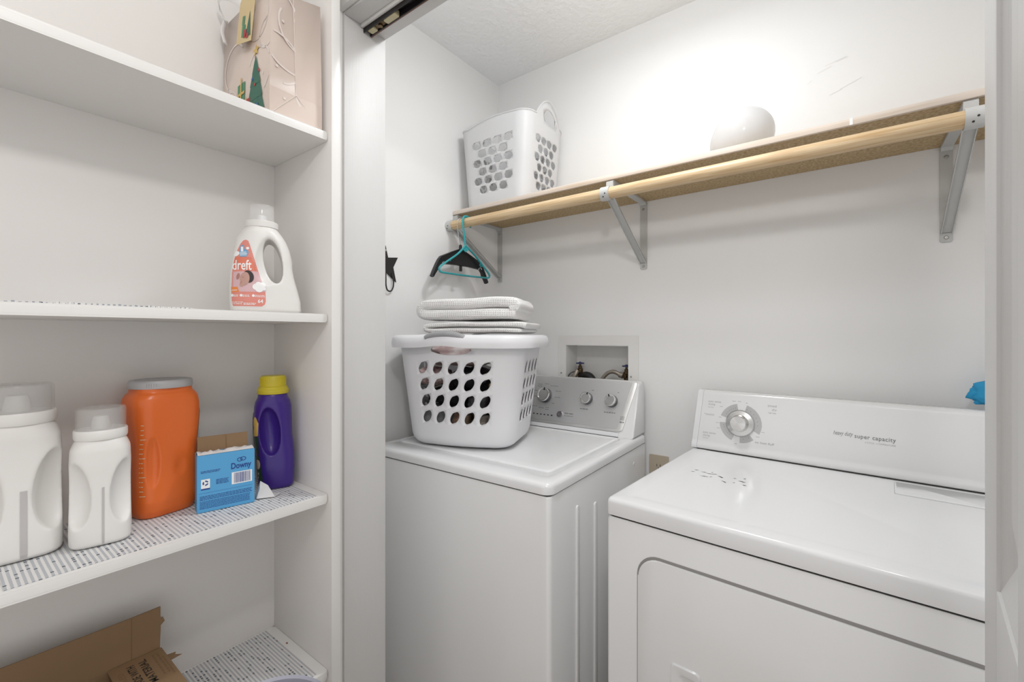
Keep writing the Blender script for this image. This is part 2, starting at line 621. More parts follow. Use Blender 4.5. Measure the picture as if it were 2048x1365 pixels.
# ------------------------------------------------------------------ the room
WX, WY, CZ = -1.298, 1.61, 2.437          # closet left wall, back wall, ceiling
bm = NB(); box(bm, (-1.60, -1.50, -0.05), (0.95, 1.75, 0.0)); struct(obj('floor', bm, M_FLOOR))
bm = NB(); box(bm, (-1.60, -1.20, CZ), (0.95, 1.75, CZ + 0.06)); struct(obj('ceiling', bm, M_CEIL))
HX0, HX1, HZ0, HZ1 = -0.9363, -0.6626, 1.000, 1.2385
bm = NB()
box(bm, (-1.40, WY, 0), (HX0, WY + 0.12, CZ))
box(bm, (HX1, WY, 0), (0.55, WY + 0.12, CZ))
box(bm, (HX0, WY, 0), (HX1, WY + 0.12, HZ0))
box(bm, (HX0, WY, HZ1), (HX1, WY + 0.12, CZ))
wall_back = struct(obj('wall_back', bm, M_WALL))
bm = NB(); box(bm, (WX - 0.10, 0.70, 0), (WX, WY + 0.12, CZ)); struct(obj('wall_left', bm, M_WALL))
bm = NB(); box(bm, (0.44, 0.70, 0), (0.55, WY + 0.12, CZ)); struct(obj('wall_right', bm, M_WALL))
bm = NB()
box(bm, (-1.40, 0.585, 0), (-0.955, 0.706, CZ))
box(bm, (-0.955, 0.585, 2.046), (0.32, 0.706, CZ))
box(bm, (0.32, 0.585, 0), (0.95, 0.706, CZ))
struct(obj('wall_front', bm, M_WALL))
# door lining (jambs and head) and casing
bm = NB(); box(bm, (-0.955, 0.594, 0), (-0.941, 0.710, 2.046), 0.0015); struct(obj('trim_1', bm, M_TRIM))
bm = NB(); box(bm, (-0.941, 0.594, 2.031), (0.306, 0.710, 2.046), 0.0015); struct(obj('trim_2', bm, M_TRIM))
bm = NB(); box(bm, (0.306, 0.594, 0), (0.32, 0.710, 2.046), 0.0015); struct(obj('trim_3', bm, M_TRIM))
bm = NB()
prism(bm, [(-1.00, 0.585), (-1.00, 0.574), (-0.985, 0.571), (-0.968, 0.574), (-0.962, 0.580), (-0.957, 0.577), (-0.950, 0.577), (-0.9475, 0.581), (-0.9475, 0.5935), (-0.955, 0.5935), (-0.955, 0.585)], 2, 0, 2.06)
struct(obj('trim_4', bm, M_EDGE))
bm = NB()
prism(bm, [(0.585, 2.100), (0.574, 2.100), (0.571, 2.085), (0.574, 2.068), (0.580, 2.062), (0.577, 2.057), (0.577, 2.050), (0.581, 2.0375), (0.5935, 2.0375), (0.5935, 2.046), (0.585, 2.046)], 0, -1.00, 0.32)
struct(obj('trim_5', bm, M_EDGE))

# faint scuffs on the wall above the wood shelf
bm = NB()
for (x, z, w, a) in ((-0.075, 2.06, 0.035, 0.25), (-0.055, 2.075, 0.05, 0.2), (-0.03, 2.078, 0.03, 0.15), (-0.10, 2.035, 0.012, 0.6), (-0.02, 1.995, 0.05, 0.35), (-0.045, 1.985, 0.03, 0.3)):
    p = [(x, z), (x + w, z + w * a), (x + w, z + w * a + 0.0022), (x, z + 0.0012)]
    bm.faces.new([bm.verts.new((q[0], WY - 0.0004, q[1])) for q in p])
o = obj('scuff_mark', bm, M_WSCUFF, wall_back, sharp=None)

# bifold track under the head lining
t = thing('bifold_track', 'dark metal bifold door track with roller under the door head', 'door track', (-0.94, 0.655, 2.031))
bm = NB()
for y0, y1 in ((-0.0105, -0.0085), (0.0085, 0.0105)):
    box(bm, (0.0, y0, -0.016), (1.245, y1, 0.0))
box(bm, (0.0, -0.0105, -0.002), (1.245, 0.0105, 0.0))
obj('channel', bm, M_TRACK, t)
bm = NB(); box(bm, (0.0, -0.019, -0.007), (1.245, -0.0108, 0.0), 0.0015); obj('front_flange', bm, M_EDGE, t)
bm = NB(); box(bm, (0.0, 0.0108, -0.0165), (1.245, 0.0135, 0.0), 0.0004); obj('rear_flange', bm, M_TRACKR, t)
bm = NB()
box(bm, (0.012, -0.0075, -0.017), (0.034, 0.0075, -0.003), 0.002)
obj('roller_block', bm, M_HARDW, t)
bm = NB()
box(bm, (0.072, -0.0075, -0.018), (0.115, 0.0075, -0.003), 0.003)
obj('roller_block', bm, M_HARDW, t)
bm = NB()
box(bm, (0.036, -0.006, -0.014), (0.070, 0.006, -0.003), 0.001)
lathe(bm, [(0.0055, 0), (0.0055, 0.012)], 12, Matrix.Translation((0.053, 0, -0.018)))
obj('pivot_pin', bm, M_BRASS, t)

# folded bifold leaf at the right of the opening
def door_leaf(name, px, py, ang, length):
    d = bpy.data.objects.new(name, None)
    COL.objects.link(d)
    d.location = (px, py, 0.012)
    d.rotation_euler = (0, 0, ang)
    struct(d, 'white panelled bifold door leaf folded open at the right edge', None)
    TH = 0.034
    Z1 = 1.995
    s1, s2 = 0.0995, 0.227
    rails = ((0.0, 0.20), (0.875, 1.046), (1.86, Z1))
    bm = NB(); box(bm, (0, -length, 0), (TH, -length + (length - s2), Z1), 0.002); obj('stile', bm, M_TRIM, d)
    bm = NB(); box(bm, (0, -s1, 0), (TH, 0, Z1), 0.002); obj('stile', bm, M_TRIM, d)
    for a, b in rails:
        bm = NB(); box(bm, (0.0005, -s2 - 0.0005, a), (TH - 0.0005, -s1 + 0.0005, b), 0.001); obj('rail', bm, M_TRIM, d)
    for a, b in ((0.20, 0.875), (1.046, 1.86)):
        bm = NB()
        box(bm, (0.013, -s2, a), (TH - 0.013, -s1, b))
        # moulding slope round the opening and the raised field
        for side in (0, 1):
            xf_ = (lambda x: x) if side == 0 else (lambda x: TH - x)
            m_ = 0.012
            O = [(-s2, a), (-s1, a), (-s1, b), (-s2, b)]
            I = [(-s2 + m_, a + m_ * 2.6), (-s1 - m_, a + m_ * 2.6), (-s1 - m_, b - m_ * 2.6), (-s2 + m_, b - m_ * 2.6)]
            F = [(-s2 + 3 * m_, a + m_ * 6), (-s1 - 3 * m_, a + m_ * 6), (-s1 - 3 * m_, b - m_ * 6), (-s2 + 3 * m_, b - m_ * 6)]
            vo = [bm.verts.new((xf_(0.003), p[0], p[1])) for p in O]
            vi = [bm.verts.new((xf_(0.0125), p[0], p[1])) for p in I]
            vf = [bm.verts.new((xf_(0.006), p[0], p[1])) for p in F]
            for i in range(4):
                j = (i + 1) % 4
                bm.faces.new((vo[i], vo[j], vi[j], vi[i]))
                bm.faces.new((vi[i], vi[j], vf[j], vf[i]))
            bm.faces.new(vf)
        obj('panel', bm, M_TRIM, d, sharp=20)
    return d
door_leaf('door_1', 0.1120, 0.660, R(-5.9), 0.33)

# ------------------------------------------------------------------ built-in shelving on the left
SX, SY = -0.900, 0.534
t = thing('shelving_unit', 'white built-in shelving unit left of the closet opening', 'shelves', (SX, SY, 0))
bm = NB(); box(bm, (-0.272, -1.15, 0), (-0.257, 0.0, CZ - 0.002)); obj('back_panel', bm, M_SHELF, t)
bm = NB(); box(bm, (-0.272, 0.0, 0), (0.004, 0.019, CZ - 0.002), 0.001); obj('side_panel', bm, M_SHELF, t)
bm = NB(); box(bm, (-0.272, -1.17, 0), (0.004, -1.151, CZ - 0.002), 0.001); obj('side_panel', bm, M_SHELF, t)
bm = NB(); box(bm, (0.0045, -0.0005, 0), (0.0065, 0.0195, CZ - 0.002), 0.0008); obj('edge_band', bm, M_EDGE, t)
for i, (zt, liner) in enumerate(((1.722, None), (1.325, (-0.40, -0.0)), (0.931, (-0.469, -0.022)), (0.546, (-0.60, -0.022)), (0.15, None))):
    bm = NB()
    prism(bm, rrect(-0.2565, -1.15, -0.006, -0.0005, 0.006, 5), 2, zt - 0.018, zt)
    es = [e for e in bm.edges if abs(e.verts[0].co.z - e.verts[1].co.z) < 1e-5]
    bmesh.ops.bevel(bm, geom=es, offset=0.004, segments=3, affect='EDGES', profile=0.5)
    s = obj('shelf', bm, M_EDGE if i != 4 else M_SHELF, t)
    if liner:
        bm = NB()
        if i == 1:
            box(bm, (-0.25, -1.0, zt + 0.0002), (-0.014, -0.25, zt + 0.0018))
            # bumpy front lip of the liner
            rd = random.Random(3)
            for k in range(120):
                y = -1.0 + 0.75 * k / 120
                box(bm, (-0.0145, y, zt + 0.0002), (-0.0125, y + 0.004, zt + 0.0012 + rd.random() * 0.0018))
        else:
            box(bm, (-0.248 if i == 2 else -0.25, liner[0], zt + 0.0002), (-0.016, liner[1], zt + 0.0014))
        obj('shelf_liner', bm, M_LINER, s)
    if i == 3:
        bm = NB(); bmesh.ops.create_icosphere(bm, subdivisions=1, radius=0.0022)
        for v in bm.verts: v.co = Vector((v.co.x * 1.4 - 0.165, v.co.y - 0.013, v.co.z * 0.5 + zt + 0.0006))
        obj('rust_speck', bm, M_RUST, s)

# ------------------------------------------------------------------ gift bag on the top shelf
t = thing('gift_bag', 'shiny pale pink Christmas gift bag with tree print on the top shelf', 'gift bag', (-0.916, 0.414, 1.7225))
BW, BD, BH = 0.232, 0.110, 0.270
bm = NB()
# four walls, gusset creased inwards on the sides
n = 9
front = [(-BW, 0), (0, 0)]
prof_bot = [(-BW, 0), (0, 0), (0.0, BD / 2), (0, BD), (-BW, BD), (-BW, BD / 2)]
prof_mid = [(-BW, 0), (0, 0), (-0.004, BD / 2), (0, BD), (-BW, BD), (-BW + 0.006, BD / 2)]
prof_top = [(-BW, 0.006), (0, 0.006), (-0.018, BD / 2), (0, BD - 0.004), (-BW, BD - 0.004), (-BW + 0.018, BD / 2)]
levels = [(0.0, prof_bot), (0.055, prof_mid), (BH, prof_top)]
rings = [[bm.verts.new((p[0], p[1], z)) for p in pr] for z, pr in levels]
for a, b in zip(rings, rings[1:]):
    for i in range(6):
        bm.faces.new((a[i], a[(i + 1) % 6], b[(i + 1) % 6], b[i]))
bm.faces.new(rings[0][::-1])
# diagonal creases of the gusset base
o = obj('bag_body', bm, M_PINKBAG, t, sharp=8)
bag = o
sm = o.modifiers.new('sol', 'SOLIDIFY'); sm.thickness = 0.0008; sm.offset = -1
apply_mods(o)
bm = NB()
for a, b in (((0.0006, 0.004, 0.002), (-0.0030, BD / 2, 0.0565)), ((0.0006, BD - 0.004, 0.002), (-0.0030, BD / 2, 0.0565)), ((-0.0032, BD / 2, 0.0565), (-0.0160, BD / 2, BH - 0.004))):
    tube(bm, [a, b], 0.0007, 6)
obj('crease', bm, M_BAGSWIRL, t)
# printed front (faces -y); local print frame: x right along bag, z up
FM = Matrix(((1, 0, 0, 0), (0, 0, -1, -0.0004), (0, 1, 0, 0), (0, 0, 0, 1)))
def lean(o, k=0.006 / BH):
    for v in o.data.vertices: v.co.y += max(0, v.co.z - 0.055) * k * 1.25
    return o
sw = []
for cx, cy, r_, a0, a1 in ((-0.06, 0.215, 0.045, 120, 400), (-0.05, 0.10, 0.05, -60, 150), (-0.17, 0.15, 0.05, 40, 260), (-0.19, 0.06, 0.04, -40, 120), (-0.11, 0.24, 0.03, 0, 200), (-0.02, 0.17, 0.03, 90, 300)):
    bb = arcband(cx, cy, r_ - 0.0019, r_ + 0.0019, a0, a1, 20)
    k = len(bb) // 2
    for i in range(k - 1):
        sw.append([bb[i], bb[i + 1], bb[-i - 2], bb[-i - 1]])
sw = [q for q in sw if all(-BW + 0.002 < p[0] < -0.002 and 0.002 < p[1] < BH - 0.004 for p in q)]
for x, y in ((-0.04, 0.03), (-0.03, 0.09), (-0.07, 0.13), (-0.15, 0.22), (-0.20, 0.11), (-0.02, 0.20), (-0.13, 0.03), (-0.09, 0.19)):
    sw.append(ellp(x, y, 0.003, 0.004, 10))
tiny(lean(flat_polys(t, FM, sw, M_BAGSWIRL, 'swirl_print', 0.00015)))
tree = []
for k, (y0, y1, w0, w1) in enumerate(((0.012, 0.055, 0.042, 0.026), (0.045, 0.085, 0.033, 0.018), (0.075, 0.110, 0.024, 0.010), (0.100, 0.135, 0.015, 0.001))):
    tree.append([(-0.062 - w0, y0), (-0.062 + w0, y0), (-0.062 + w1, y1), (-0.062 - w1, y1)])
lean(flat_polys(t, FM, tree[:1], M_GREEN, 'tree_print', 0.0008)); lean(flat_polys(t, FM, tree[1:2], M_GREEN, 'tree_print', 0.0010)); lean(flat_polys(t, FM, tree[2:3], M_GREEN, 'tree_print', 0.0012)); lean(flat_polys(t, FM, tree[3:], M_GREEN, 'tree_print', 0.0014))
star = []
for i in range(10):
    a = R(90 + 36 * i); r_ = 0.013 if i % 2 == 0 else 0.0055
    star.append((-0.062 + r_ * math.cos(a) * 1.15, 0.147 + r_ * math.sin(a)))
lean(flat_polys(t, FM, [star], M_GOLD, 'star_print', 0.0012))
for x, y in ((-0.045, 0.10), (-0.062, 0.075), (-0.035, 0.012), (-0.08, 0.035)):
    lean(flat_polys(t, FM, [ellp(x, y, 0.004, 0.0035, 10)], M_RED, 'bauble_print', 0.0018))
for x, y in ((-0.075, 0.09), (-0.05, 0.03), (-0.09, 0.022)):
    lean(flat_polys(t, FM, [ellp(x, y, 0.004, 0.0035, 10)], M_MIDB, 'bauble_print', 0.0019))
lean(flat_polys(t, FM, [rectp(-0.148, 0.052, -0.112, 0.100)], M_GREEN2, 'present_print', 0.0008))
lean(flat_polys(t, FM, [rectp(-0.128, 0.012, -0.084, 0.056)], M_RED, 'present_print', 0.0011))
lean(flat_polys(t, FM, [rectp(-0.168, 0.008, -0.126, 0.046)], M_GREEN2, 'present_print', 0.0012))
lean(flat_polys(t, FM, [rectp(-0.133, 0.052, -0.127, 0.112), rectp(-0.148, 0.074, -0.112, 0.080), rectp(-0.108, 0.012, -0.102, 0.062), rectp(-0.128, 0.030, -0.084, 0.036)], M_GOLD, 'ribbon_print', 0.0016))
# gusset print on the right (+x) face
GM = Matrix(((0, 0, 1, 0.0006), (1, 0, 0, 0), (0, 1, 0, 0), (0, 0, 0, 1)))
def gus(y, z):
    k = 1 - abs(y - BD / 2) / (BD / 2)
    f = 0.0 if z < 0.055 else (z - 0.055) / (BH - 0.055)
    return -(0.004 * min(1, z / 0.055) + 0.014 * f) * k
sw = []
for cx, cy, r_, a0, a1 in ((0.02, 0.12, 0.05, -80, 120), (0.07, 0.20, 0.05, 150, 330), (0.09, 0.06, 0.035, 60, 250), (0.05, 0.17, 0.07, 200, 300), (0.03, 0.23, 0.03, -30, 200)):
    bb = arcband(cx, cy, r_ - 0.0020, r_ + 0.0020, a0, a1, 24)
    k = len(bb) // 2
    for i in range(k - 1):
        q = [bb[i], bb[i + 1], bb[-i - 2], bb[-i - 1]]
        if all(0.002 < p[0] < BD - 0.006 and 0.004 < p[1] < BH - 0.004 for p in q): sw.append(q)
for x, y in ((0.015, 0.10), (0.08, 0.19), (0.09, 0.09), (0.06, 0.24), (0.03, 0.04), (0.03, 0.20)):
    sw.append(ellp(x, y, 0.003, 0.003, 10))
bm = NB()
for p in sw:
    bm.faces.new([bm.verts.new((gus(a, b) + 0.0002, a, b)) for a, b in p])
tiny(obj('swirl_print', bm, M_BAGSWIRL, t, sharp=None))
# hanging ribbon handle and tag in front
bm = NB()
pth = smooth_path([(-0.205, -0.001, 0.262), (-0.212, -0.012, 0.290), (-0.185, -0.024, 0.296), (-0.150, -0.022, 0.286), (-0.118, -0.010, 0.266), (-0.112, -0.002, 0.255)], 5)
tube(bm, pth, 0.009, 8, flat=0.18)
pth = smooth_path([(-0.205, -0.002, 0.268), (-0.213, -0.006, 0.245), (-0.206, -0.003, 0.215)], 5)
tube(bm, pth, 0.006, 8, flat=0.3)
obj('ribbon_handle', bm, M_RIBBON, t)
TMt = Matrix.Translation((-0.088, -0.0075, 0.218)) @ Matrix.Rotation(R(14), 4, 'Y') @ FM
bm = NB(); box(bm, (-0.036, -0.047, -0.0004), (0.036, 0.060, 0.0004)); xf(bm, TMt)
tg = obj('gift_tag', bm, M_TAG, t)
flat_polys(tg, TMt, [[(0.008, -0.036), (0.032, -0.036), (0.020, 0.012)]], M_GREEN, 'tree_print', 0.0010)
flat_polys(tg, TMt, [rectp(-0.012, -0.036, 0.004, -0.012), rectp(-0.014, -0.012, -0.002, 0.006)], M_GREEN2, 'present_print', 0.0011)
flat_polys(tg, TMt, [rectp(-0.002, -0.038, 0.012, -0.022), rectp(0.010, -0.040, 0.022, -0.030)], M_RED, 'present_print', 0.0014)

# ------------------------------------------------------------------ bottles
def jug_cap(parent, r, z0, z1, m, squash=1.0):
    bm = NB()
    lathe(bm, [(r, z0), (r * 1.0, z1 - 0.004), (r * 0.95, z1), (r * 0.1, z1), (r * 0.1, z1 - 0.0015), (r * 0.90, z1 - 0.0022), (r * 0.93, z1 - 0.006), (r * 0.93, z0)], 40, cap=False)
    vs_ = list(bm.verts)
    o = obj('clear_cap', bm, m, parent)
    return o

def handle_jug(name, label, loc, rot, S, capm, HH):
    """white jug seen from its grip side; front is -y. S scales the plan, HH the heights"""
    t = thing(name, label, 'detergent bottle', loc, rot)
    w, d = 0.049 * S, 0.046 * S
    z = lambda f: f * HH
    bm = NB()
    superloft(bm, [(0.0, 0, w * 0.90, 0, d * 0.88, 4), (z(0.02), 0, w, 0, d, 4), (z(0.10), 0, w * 1.01, 0, d, 4), (z(0.28), 0, w * 0.985, 0, d * 0.98, 4), (z(0.48), 0, w * 0.975, 0, d * 0.97, 4),
                   (z(0.60), 0, w * 0.99, 0, d * 0.98, 3.6), (z(0.70), 0, w * 0.97, 0, d * 0.96, 3.2), (z(0.745), 0, w * 0.88, 0, d * 0.90, 2.6), (z(0.765), 0, w * 0.82, 0, d * 0.86, 2.3), (z(0.78), 0, w * 0.80, 0, d * 0.84, 2.2)], 56)
    cuts = []
    for s in (-1, 1):
        cuts.append(ellipsoid((s * w * 0.93, -d * 1.08, z(0.40)), (w * 0.64, d * 0.78, z(0.265)), Matrix.Rotation(R(s * 6), 3, 'Y')))
    b = carved('jug_body', bm, cuts, M_JUG, t, 0.0022, 5)
    tr = tree_of(b)
    wrapped_polys(t, tr, [rectp(0.002 * S, 0.004, 0.0095 * S if S > 0.95 else 0.0045, z(0.40 if S > 0.95 else 0.43))], M_JUGW, 'level_window', 0.0006, 0.01)
    bm = NB()
    lathe(bm, [(w * 0.86, z(0.772)), (w * 0.885, z(0.785)), (w * 0.885, z(0.835)), (w * 0.86, z(0.842)), (w * 0.30, z(0.842))], 40)
    obj('pour_collar', bm, M_JUG, t)
    bm = NB()
    lathe(bm, [(w * 0.34, z(0.842)), (w * 0.26, z(0.925)), (w * 0.22, z(0.935)), (w * 0.20, z(0.845))], 24, cap=False)
    obj('pour_spout', bm, M_JUG, t)
    jug_cap(t, w * 0.83, z(0.8425), z(1.0), capm)
    return t

handle_jug('detergent_bottle', 'large white jug with cloudy clear cap, leftmost on the lined shelf', (-1.051, 0.0895, 0.9335), R(86), 1.03, M_CAPFROST, 0.268)
handle_jug('detergent_bottle', 'smaller white jug with clear cap between big jug and orange tub', (-1.011, 0.1815, 0.9335), R(79), 0.80, M_CAPFROST, 0.224)

# orange tub
t = thing('detergent_tub', 'orange plastic tub with grey lid on the lined shelf', 'detergent tub', (-1.088, 0.2845, 0.9335), R(100))
bm = NB()
W_, D_ = 0.0545, 0.046
superloft(bm, [(0.0, 0, W_ * 0.86, 0, D_ * 0.84, 3.6), (0.012, 0, W_ * 0.94, 0, D_ * 0.94, 3.8), (0.03, 0, W_ * 0.965, 0, D_, 4), (0.085, 0, W_ * 0.955, 0, D_ * 0.98, 4), (0.13, 0, W_ * 0.96, 0, D_ * 0.98, 4),
               (0.165, 0, W_ * 1.02, 0, D_ * 1.01, 3.8), (0.190, 0, W_ * 1.06, 0, D_ * 1.03, 3.6), (0.2115, 0, W_ * 1.06, 0, D_ * 1.03, 3.5), (0.2120, 0, W_ * 1.045, 0, D_ * 1.01, 3.5), (0.2135, 0, W_ * 1.045, 0, D_ * 1.01, 3.5), (0.2140, 0, W_ * 1.055, 0, D_ * 1.02, 3.4),
               (0.225, 0, W_ * 1.03, 0, D_ * 1.0, 3.2), (0.233, 0, W_ * 0.95, 0, D_ * 0.95, 3), (0.236, 0, W_ * 0.88, 0, D_ * 0.90, 2.8), (0.246, 0, W_ * 0.87, 0, D_ * 0.89, 2.8)], 64)
cut = [ellipsoid((-0.035, -D_ * 1.03, 0.105), (0.014, 0.011, 0.052), Matrix.Rotation(R(0), 3, 'Y')), ellipsoid((0.012, -D_ * 1.55, 0.09), (0.030, 0.0285, 0.055))]
b = carved('tub_body', bm, cut, M_ORANGE, t, 0.0021, 4)
tr = tree_of(b)
bm = NB()
lathe(bm, [(0.046, 0.243), (0.0515, 0.2435), (0.0525, 0.246), (0.0520, 0.2555), (0.0495, 0.2585), (0.043, 0.2590), (0.0415, 0.2575), (0.0, 0.2575)], 56, cap=False)
for v in bm.verts: v.co.y *= 0.90
ld = obj('lid', bm, M_LIDGREY, t)
bm = NB()
for k in range(6):
    a = R(222 + k * 4)
    Mk = Matrix.Translation((0.0522 * math.cos(a), 0.0522 * 0.90 * math.sin(a), 0.2505)) @ Matrix.Rotation(a, 4, 'Z')
    box(bm, (-0.0005, -0.0008, -0.0035), (0.0012, 0.0008, 0.0035), M=Mk)
obj('thumb_grip', bm, M_LIDGREY, ld)
# measure marks at the left front edge, label edge at the right
marks = []
rd = random.Random(5)
for k in range(16):
    z = 0.045 + k * 0.0088
    marks.append(rectp(-0.0525 + 0.0030, z, -0.0525 + 0.0065 + (0.0025 if k % 4 == 0 else 0), z + 0.0013))
wrapped_polys(t, tr, marks, M_LCREAM, 'measure_print', 0.0006, 0.004)
def side_label(z0, z1, y0, y1, m):
    bm = NB()
    nu, nv = 8, 20
    g = [[bm.verts.new((0.3, y0 + (y1 - y0) * i / nu, z0 + (z1 - z0) * j / nv)) for i in range(nu + 1)] for j in range(nv + 1)]
    for j in range(nv):
        for i in range(nu):
            bm.faces.new((g[j][i], g[j][i + 1], g[j + 1][i + 1], g[j + 1][i]))
    wrap(bm, tr, (-1, 0, 0), 0.0007)
    return obj('label', bm, m, t, sharp=None, fix=False)
side_label(0.05, 0.135, -0.034, 0.034, M_PURPLE)
side_label(0.1352, 0.195, -0.034, 0.034, M_YELLOW)

# blue dryer sheet box
t = thing('dryer_sheet_box', 'blue dryer sheet box, torn open on top, on the lined shelf', 'box', (-0.994, 0.3665, 0.9335), R(90 - 12.2))
bw, bd, bh = 0.098, 0.034, 0.111
bm = NB()
th = 0.0008
box(bm, (-bw / 2, 0, 0), (bw / 2, th, bh)); box(bm, (-bw / 2, bd - th, 0), (bw / 2, bd, bh))
box(bm, (-bw / 2, th, 0), (-bw / 2 + th, bd - th, bh)); box(bm, (bw / 2 - th, th, 0), (bw / 2, bd - th, bh))
box(bm, (-bw / 2 + th, th, 0), (bw / 2 - th, bd - th, th))
bx = obj('carton', bm, M_BLUE, t)
bm = NB()
M_ = Matrix.Translation((0, bd - th, bh)) @ Matrix.Rotation(R(-12), 4, 'X')
box(bm, (-bw / 2 + 0.004, 0, 0), (bw / 2 - 0.006, th, 0.030), M=M_)
lf = obj('lid_flap', bm, M_BROWN, t); lf['label'] = 'brown inside of the raised lid flap'
bm = NB(); box(bm, (-0.0006, -0.0006, 0.001), (0.0006, 0, 0.028), M=M_ @ Matrix.Translation((0.004, 0, 0))); obj('flap_crease', bm, M_BROWN_D, lf)
bm = NB()
rd = random.Random(2)
g = []
for i in range(22):
    x = -bw / 2 + 0.001 + (bw - 0.002) * i / 21
    row = []
    for j, y in enumerate((0.0006, 0.010, 0.020, bd - 0.003)):
        z = bh + (0.0005 if j == 0 else 0.002 + rd.uniform(-0.0015, 0.0035)) - (0.012 if j == 3 else 0)
        row.append(bm.verts.new((x, y, z)))
    g.append(row)
for a, b_ in zip(g, g[1:]):
    for j in range(3): bm.faces.new((a[j], b_[j], b_[j + 1], a[j + 1]))
obj('dryer_sheets', bm, M_PAPER, t, sharp=80)
FB = Matrix(((1, 0, 0, -bw / 2), (0, 0, -1, 0), (0, 1, 0, 0), (0, 0, 0, 1)))
lettering(t, FB, 'Downy', 0.0565, 0.0755, width=0.0355, height=0.0165, m=M_NAVY, bold=0.025)
sw = []
for cx, cy, rx in ((0.0715, 0.0925, 0.0048), (0.0775, 0.0935, 0.0052)):
    o_ = ellp(cx, cy, rx, 0.0042, 20); i_ = ellp(cx, cy, rx - 0.0013, 0.0029, 20)
    for i in range(20): sw.append([o_[i], o_[(i + 1) % 20], i_[(i + 1) % 20], i_[i]])
flat_polys(t, FB, sw, M_NAVY, 'emblem', 0.0004)
flat_polys(t, FB, [rectp(0.0575, 0.0445, 0.0935, 0.0685)], M_WHITE, 'barcode_label', 0.0003)
rd = random.Random(4)
bars = []
x = 0.0615
while x < 0.0900:
    w = rd.choice((0.0004, 0.0007, 0.0011))
    bars.append(rectp(x, 0.0465, x + w, 0.0670)); x += w + rd.choice((0.0004, 0.0006, 0.0010))
flat_polys(t, FB, bars, M_NAVY, 'barcode', 0.0006)
flat_polys(t, FB, [rectp(0.0065, 0.0460, 0.0210, 0.0640)], M_WHITE, 'recycling_label', 0.0003)
sw = []
for a0 in (60, 180, 300):
    for k in range(4):
        b0 = a0 - 42 + k * 21
        sw.append(arcband(0.01375, 0.0565, 0.0026, 0.0050, b0, b0 + 21, 1))
flat_polys(t, FB, sw, M_NAVY, 'recycling_symbol', 0.0006)
flat_polys(t, FB, [rectp(0.0065, 0.0435, 0.0210, 0.0462)], M_NAVY, 'label_band', 0.0004)
flat_polys(t, FB, fine_lines(0.0060, 0.0380, 0.0790, 0.0012, 2, 0.0026, 1) + fine_lines(0.031, 0.052, 0.0590, 0.0012, 4, 0.0026, 2), M_NAVY, 'fine_print', 0.0004)
flat_polys(t, FB, fine_lines(0.0045, 0.0930, 0.0300, 0.0012, 3, 0.0030, 3) + fine_lines(0.0045, 0.0900, 0.0200, 0.0010, 6, 0.0026, 4), M_NAVY, 'fine_print', 0.0004)
flat_polys(t, FB, [rectp(0.003, 0.0370, bw - 0.003, 0.0374)], M_MIDB, 'flap_line', 0.0004)

# purple bottle with yellow cap
t = thing('softener_bottle', 'purple bottle with yellow cap in the shelf corner', 'detergent bottle', (-1.054, 0.4840, 0.9335), R(66))
k = 0.94
S_ = lambda z, x0, x1, d, e: (z * k, ((x0 + x1) / 2 - 787) * 0.000236, (x1 - x0) / 2 * 0.000236, 0, d, e)
bm = NB()
superloft(bm, [S_(0.0, 668, 958, 0.028, 3), S_(0.006, 660, 970, 0.031, 3.2), S_(0.054, 650, 975, 0.033, 3.4), S_(0.09, 640, 972, 0.033, 3.2), S_(0.105, 632, 966, 0.033, 3), S_(0.125, 622, 954, 0.033, 2.8), S_(0.165, 620, 952, 0.033, 2.6), S_(0.195, 626, 948, 0.034, 2.4),
               S_(0.208, 636, 936, 0.035, 2.2), S_(0.217, 655, 915, 0.034, 2), S_(0.226, 660, 908, 0.0325, 2)], 56)
b = carved('bottle_body', bm, [ellipsoid((-0.0070, -0.034, 0.130), (0.0215, 0.026, 0.054), Matrix.Rotation(R(-5), 3, 'Y'))], M_PURPLE, t, 0.0021, 4)
tr = tree_of(b)
bm = NB()
lathe(bm, [(0.0315, 0.2125), (0.0325, 0.214), (0.0325, 0.222), (0.0302, 0.224), (0.0297, 0.228), (0.0265, 0.230), (0.0260, 0.2500), (0.0240, 0.253), (0.0, 0.253)], 48, cap=False)
cp = obj('cap', bm, M_YELLOW, t)
bm = NB()
for i in range(40):
    a = 2 * math.pi * i / 40
    box(bm, (0.0258, -0.0007, 0.2305), (0.0269, 0.0007, 0.2495), M=Matrix.Rotation(a, 4, 'Z'))
obj('cap_ribs', bm, M_YELLOW, cp)
def left_label(z0, z1, y0, y1, m, name='label', eps=0.0007):
    bm = NB()
    nu, nv = 8, 16
    g = [[bm.verts.new((-0.3, y0 + (y1 - y0) * i / nu, z0 + (z1 - z0) * j / nv)) for i in range(nu + 1)] for j in range(nv + 1)]
    for j in range(nv):
        for i in range(nu):
            bm.faces.new((g[j][i], g[j][i + 1], g[j + 1][i + 1], g[j + 1][i]))
    wrap(bm, tr, (1, 0, 0), eps)
    return obj(name, bm, m, t, sharp=None, fix=False)
left_label(0.020, 0.170, -0.004, 0.026, M_LGREEN)
left_label(0.120, 0.160, -0.004, 0.012, M_GOLD, 'label_panel', 0.0011)
wrapped_polys(t, tr, [[(-0.0388, 0.120), (-0.0300, 0.122), (-0.0290, 0.150), (-0.0340, 0.163), (-0.0388, 0.163)]], M_GOLD, 'label_panel', 0.0009, 0.004)
wrapped_polys(t, tr, [[(-0.0384, 0.085), (-0.0280, 0.080), (-0.0290, 0.120), (-0.0388, 0.120)]], M_LGREEN, 'label_edge', 0.0008, 0.004)
wrapped_polys(t, tr, [[(-0.0356, 0.02), (-0.020, 0.022), (-0.027, 0.075), (-0.0356, 0.085)]], M_LGREEN, 'label_edge', 0.0008, 0.004)
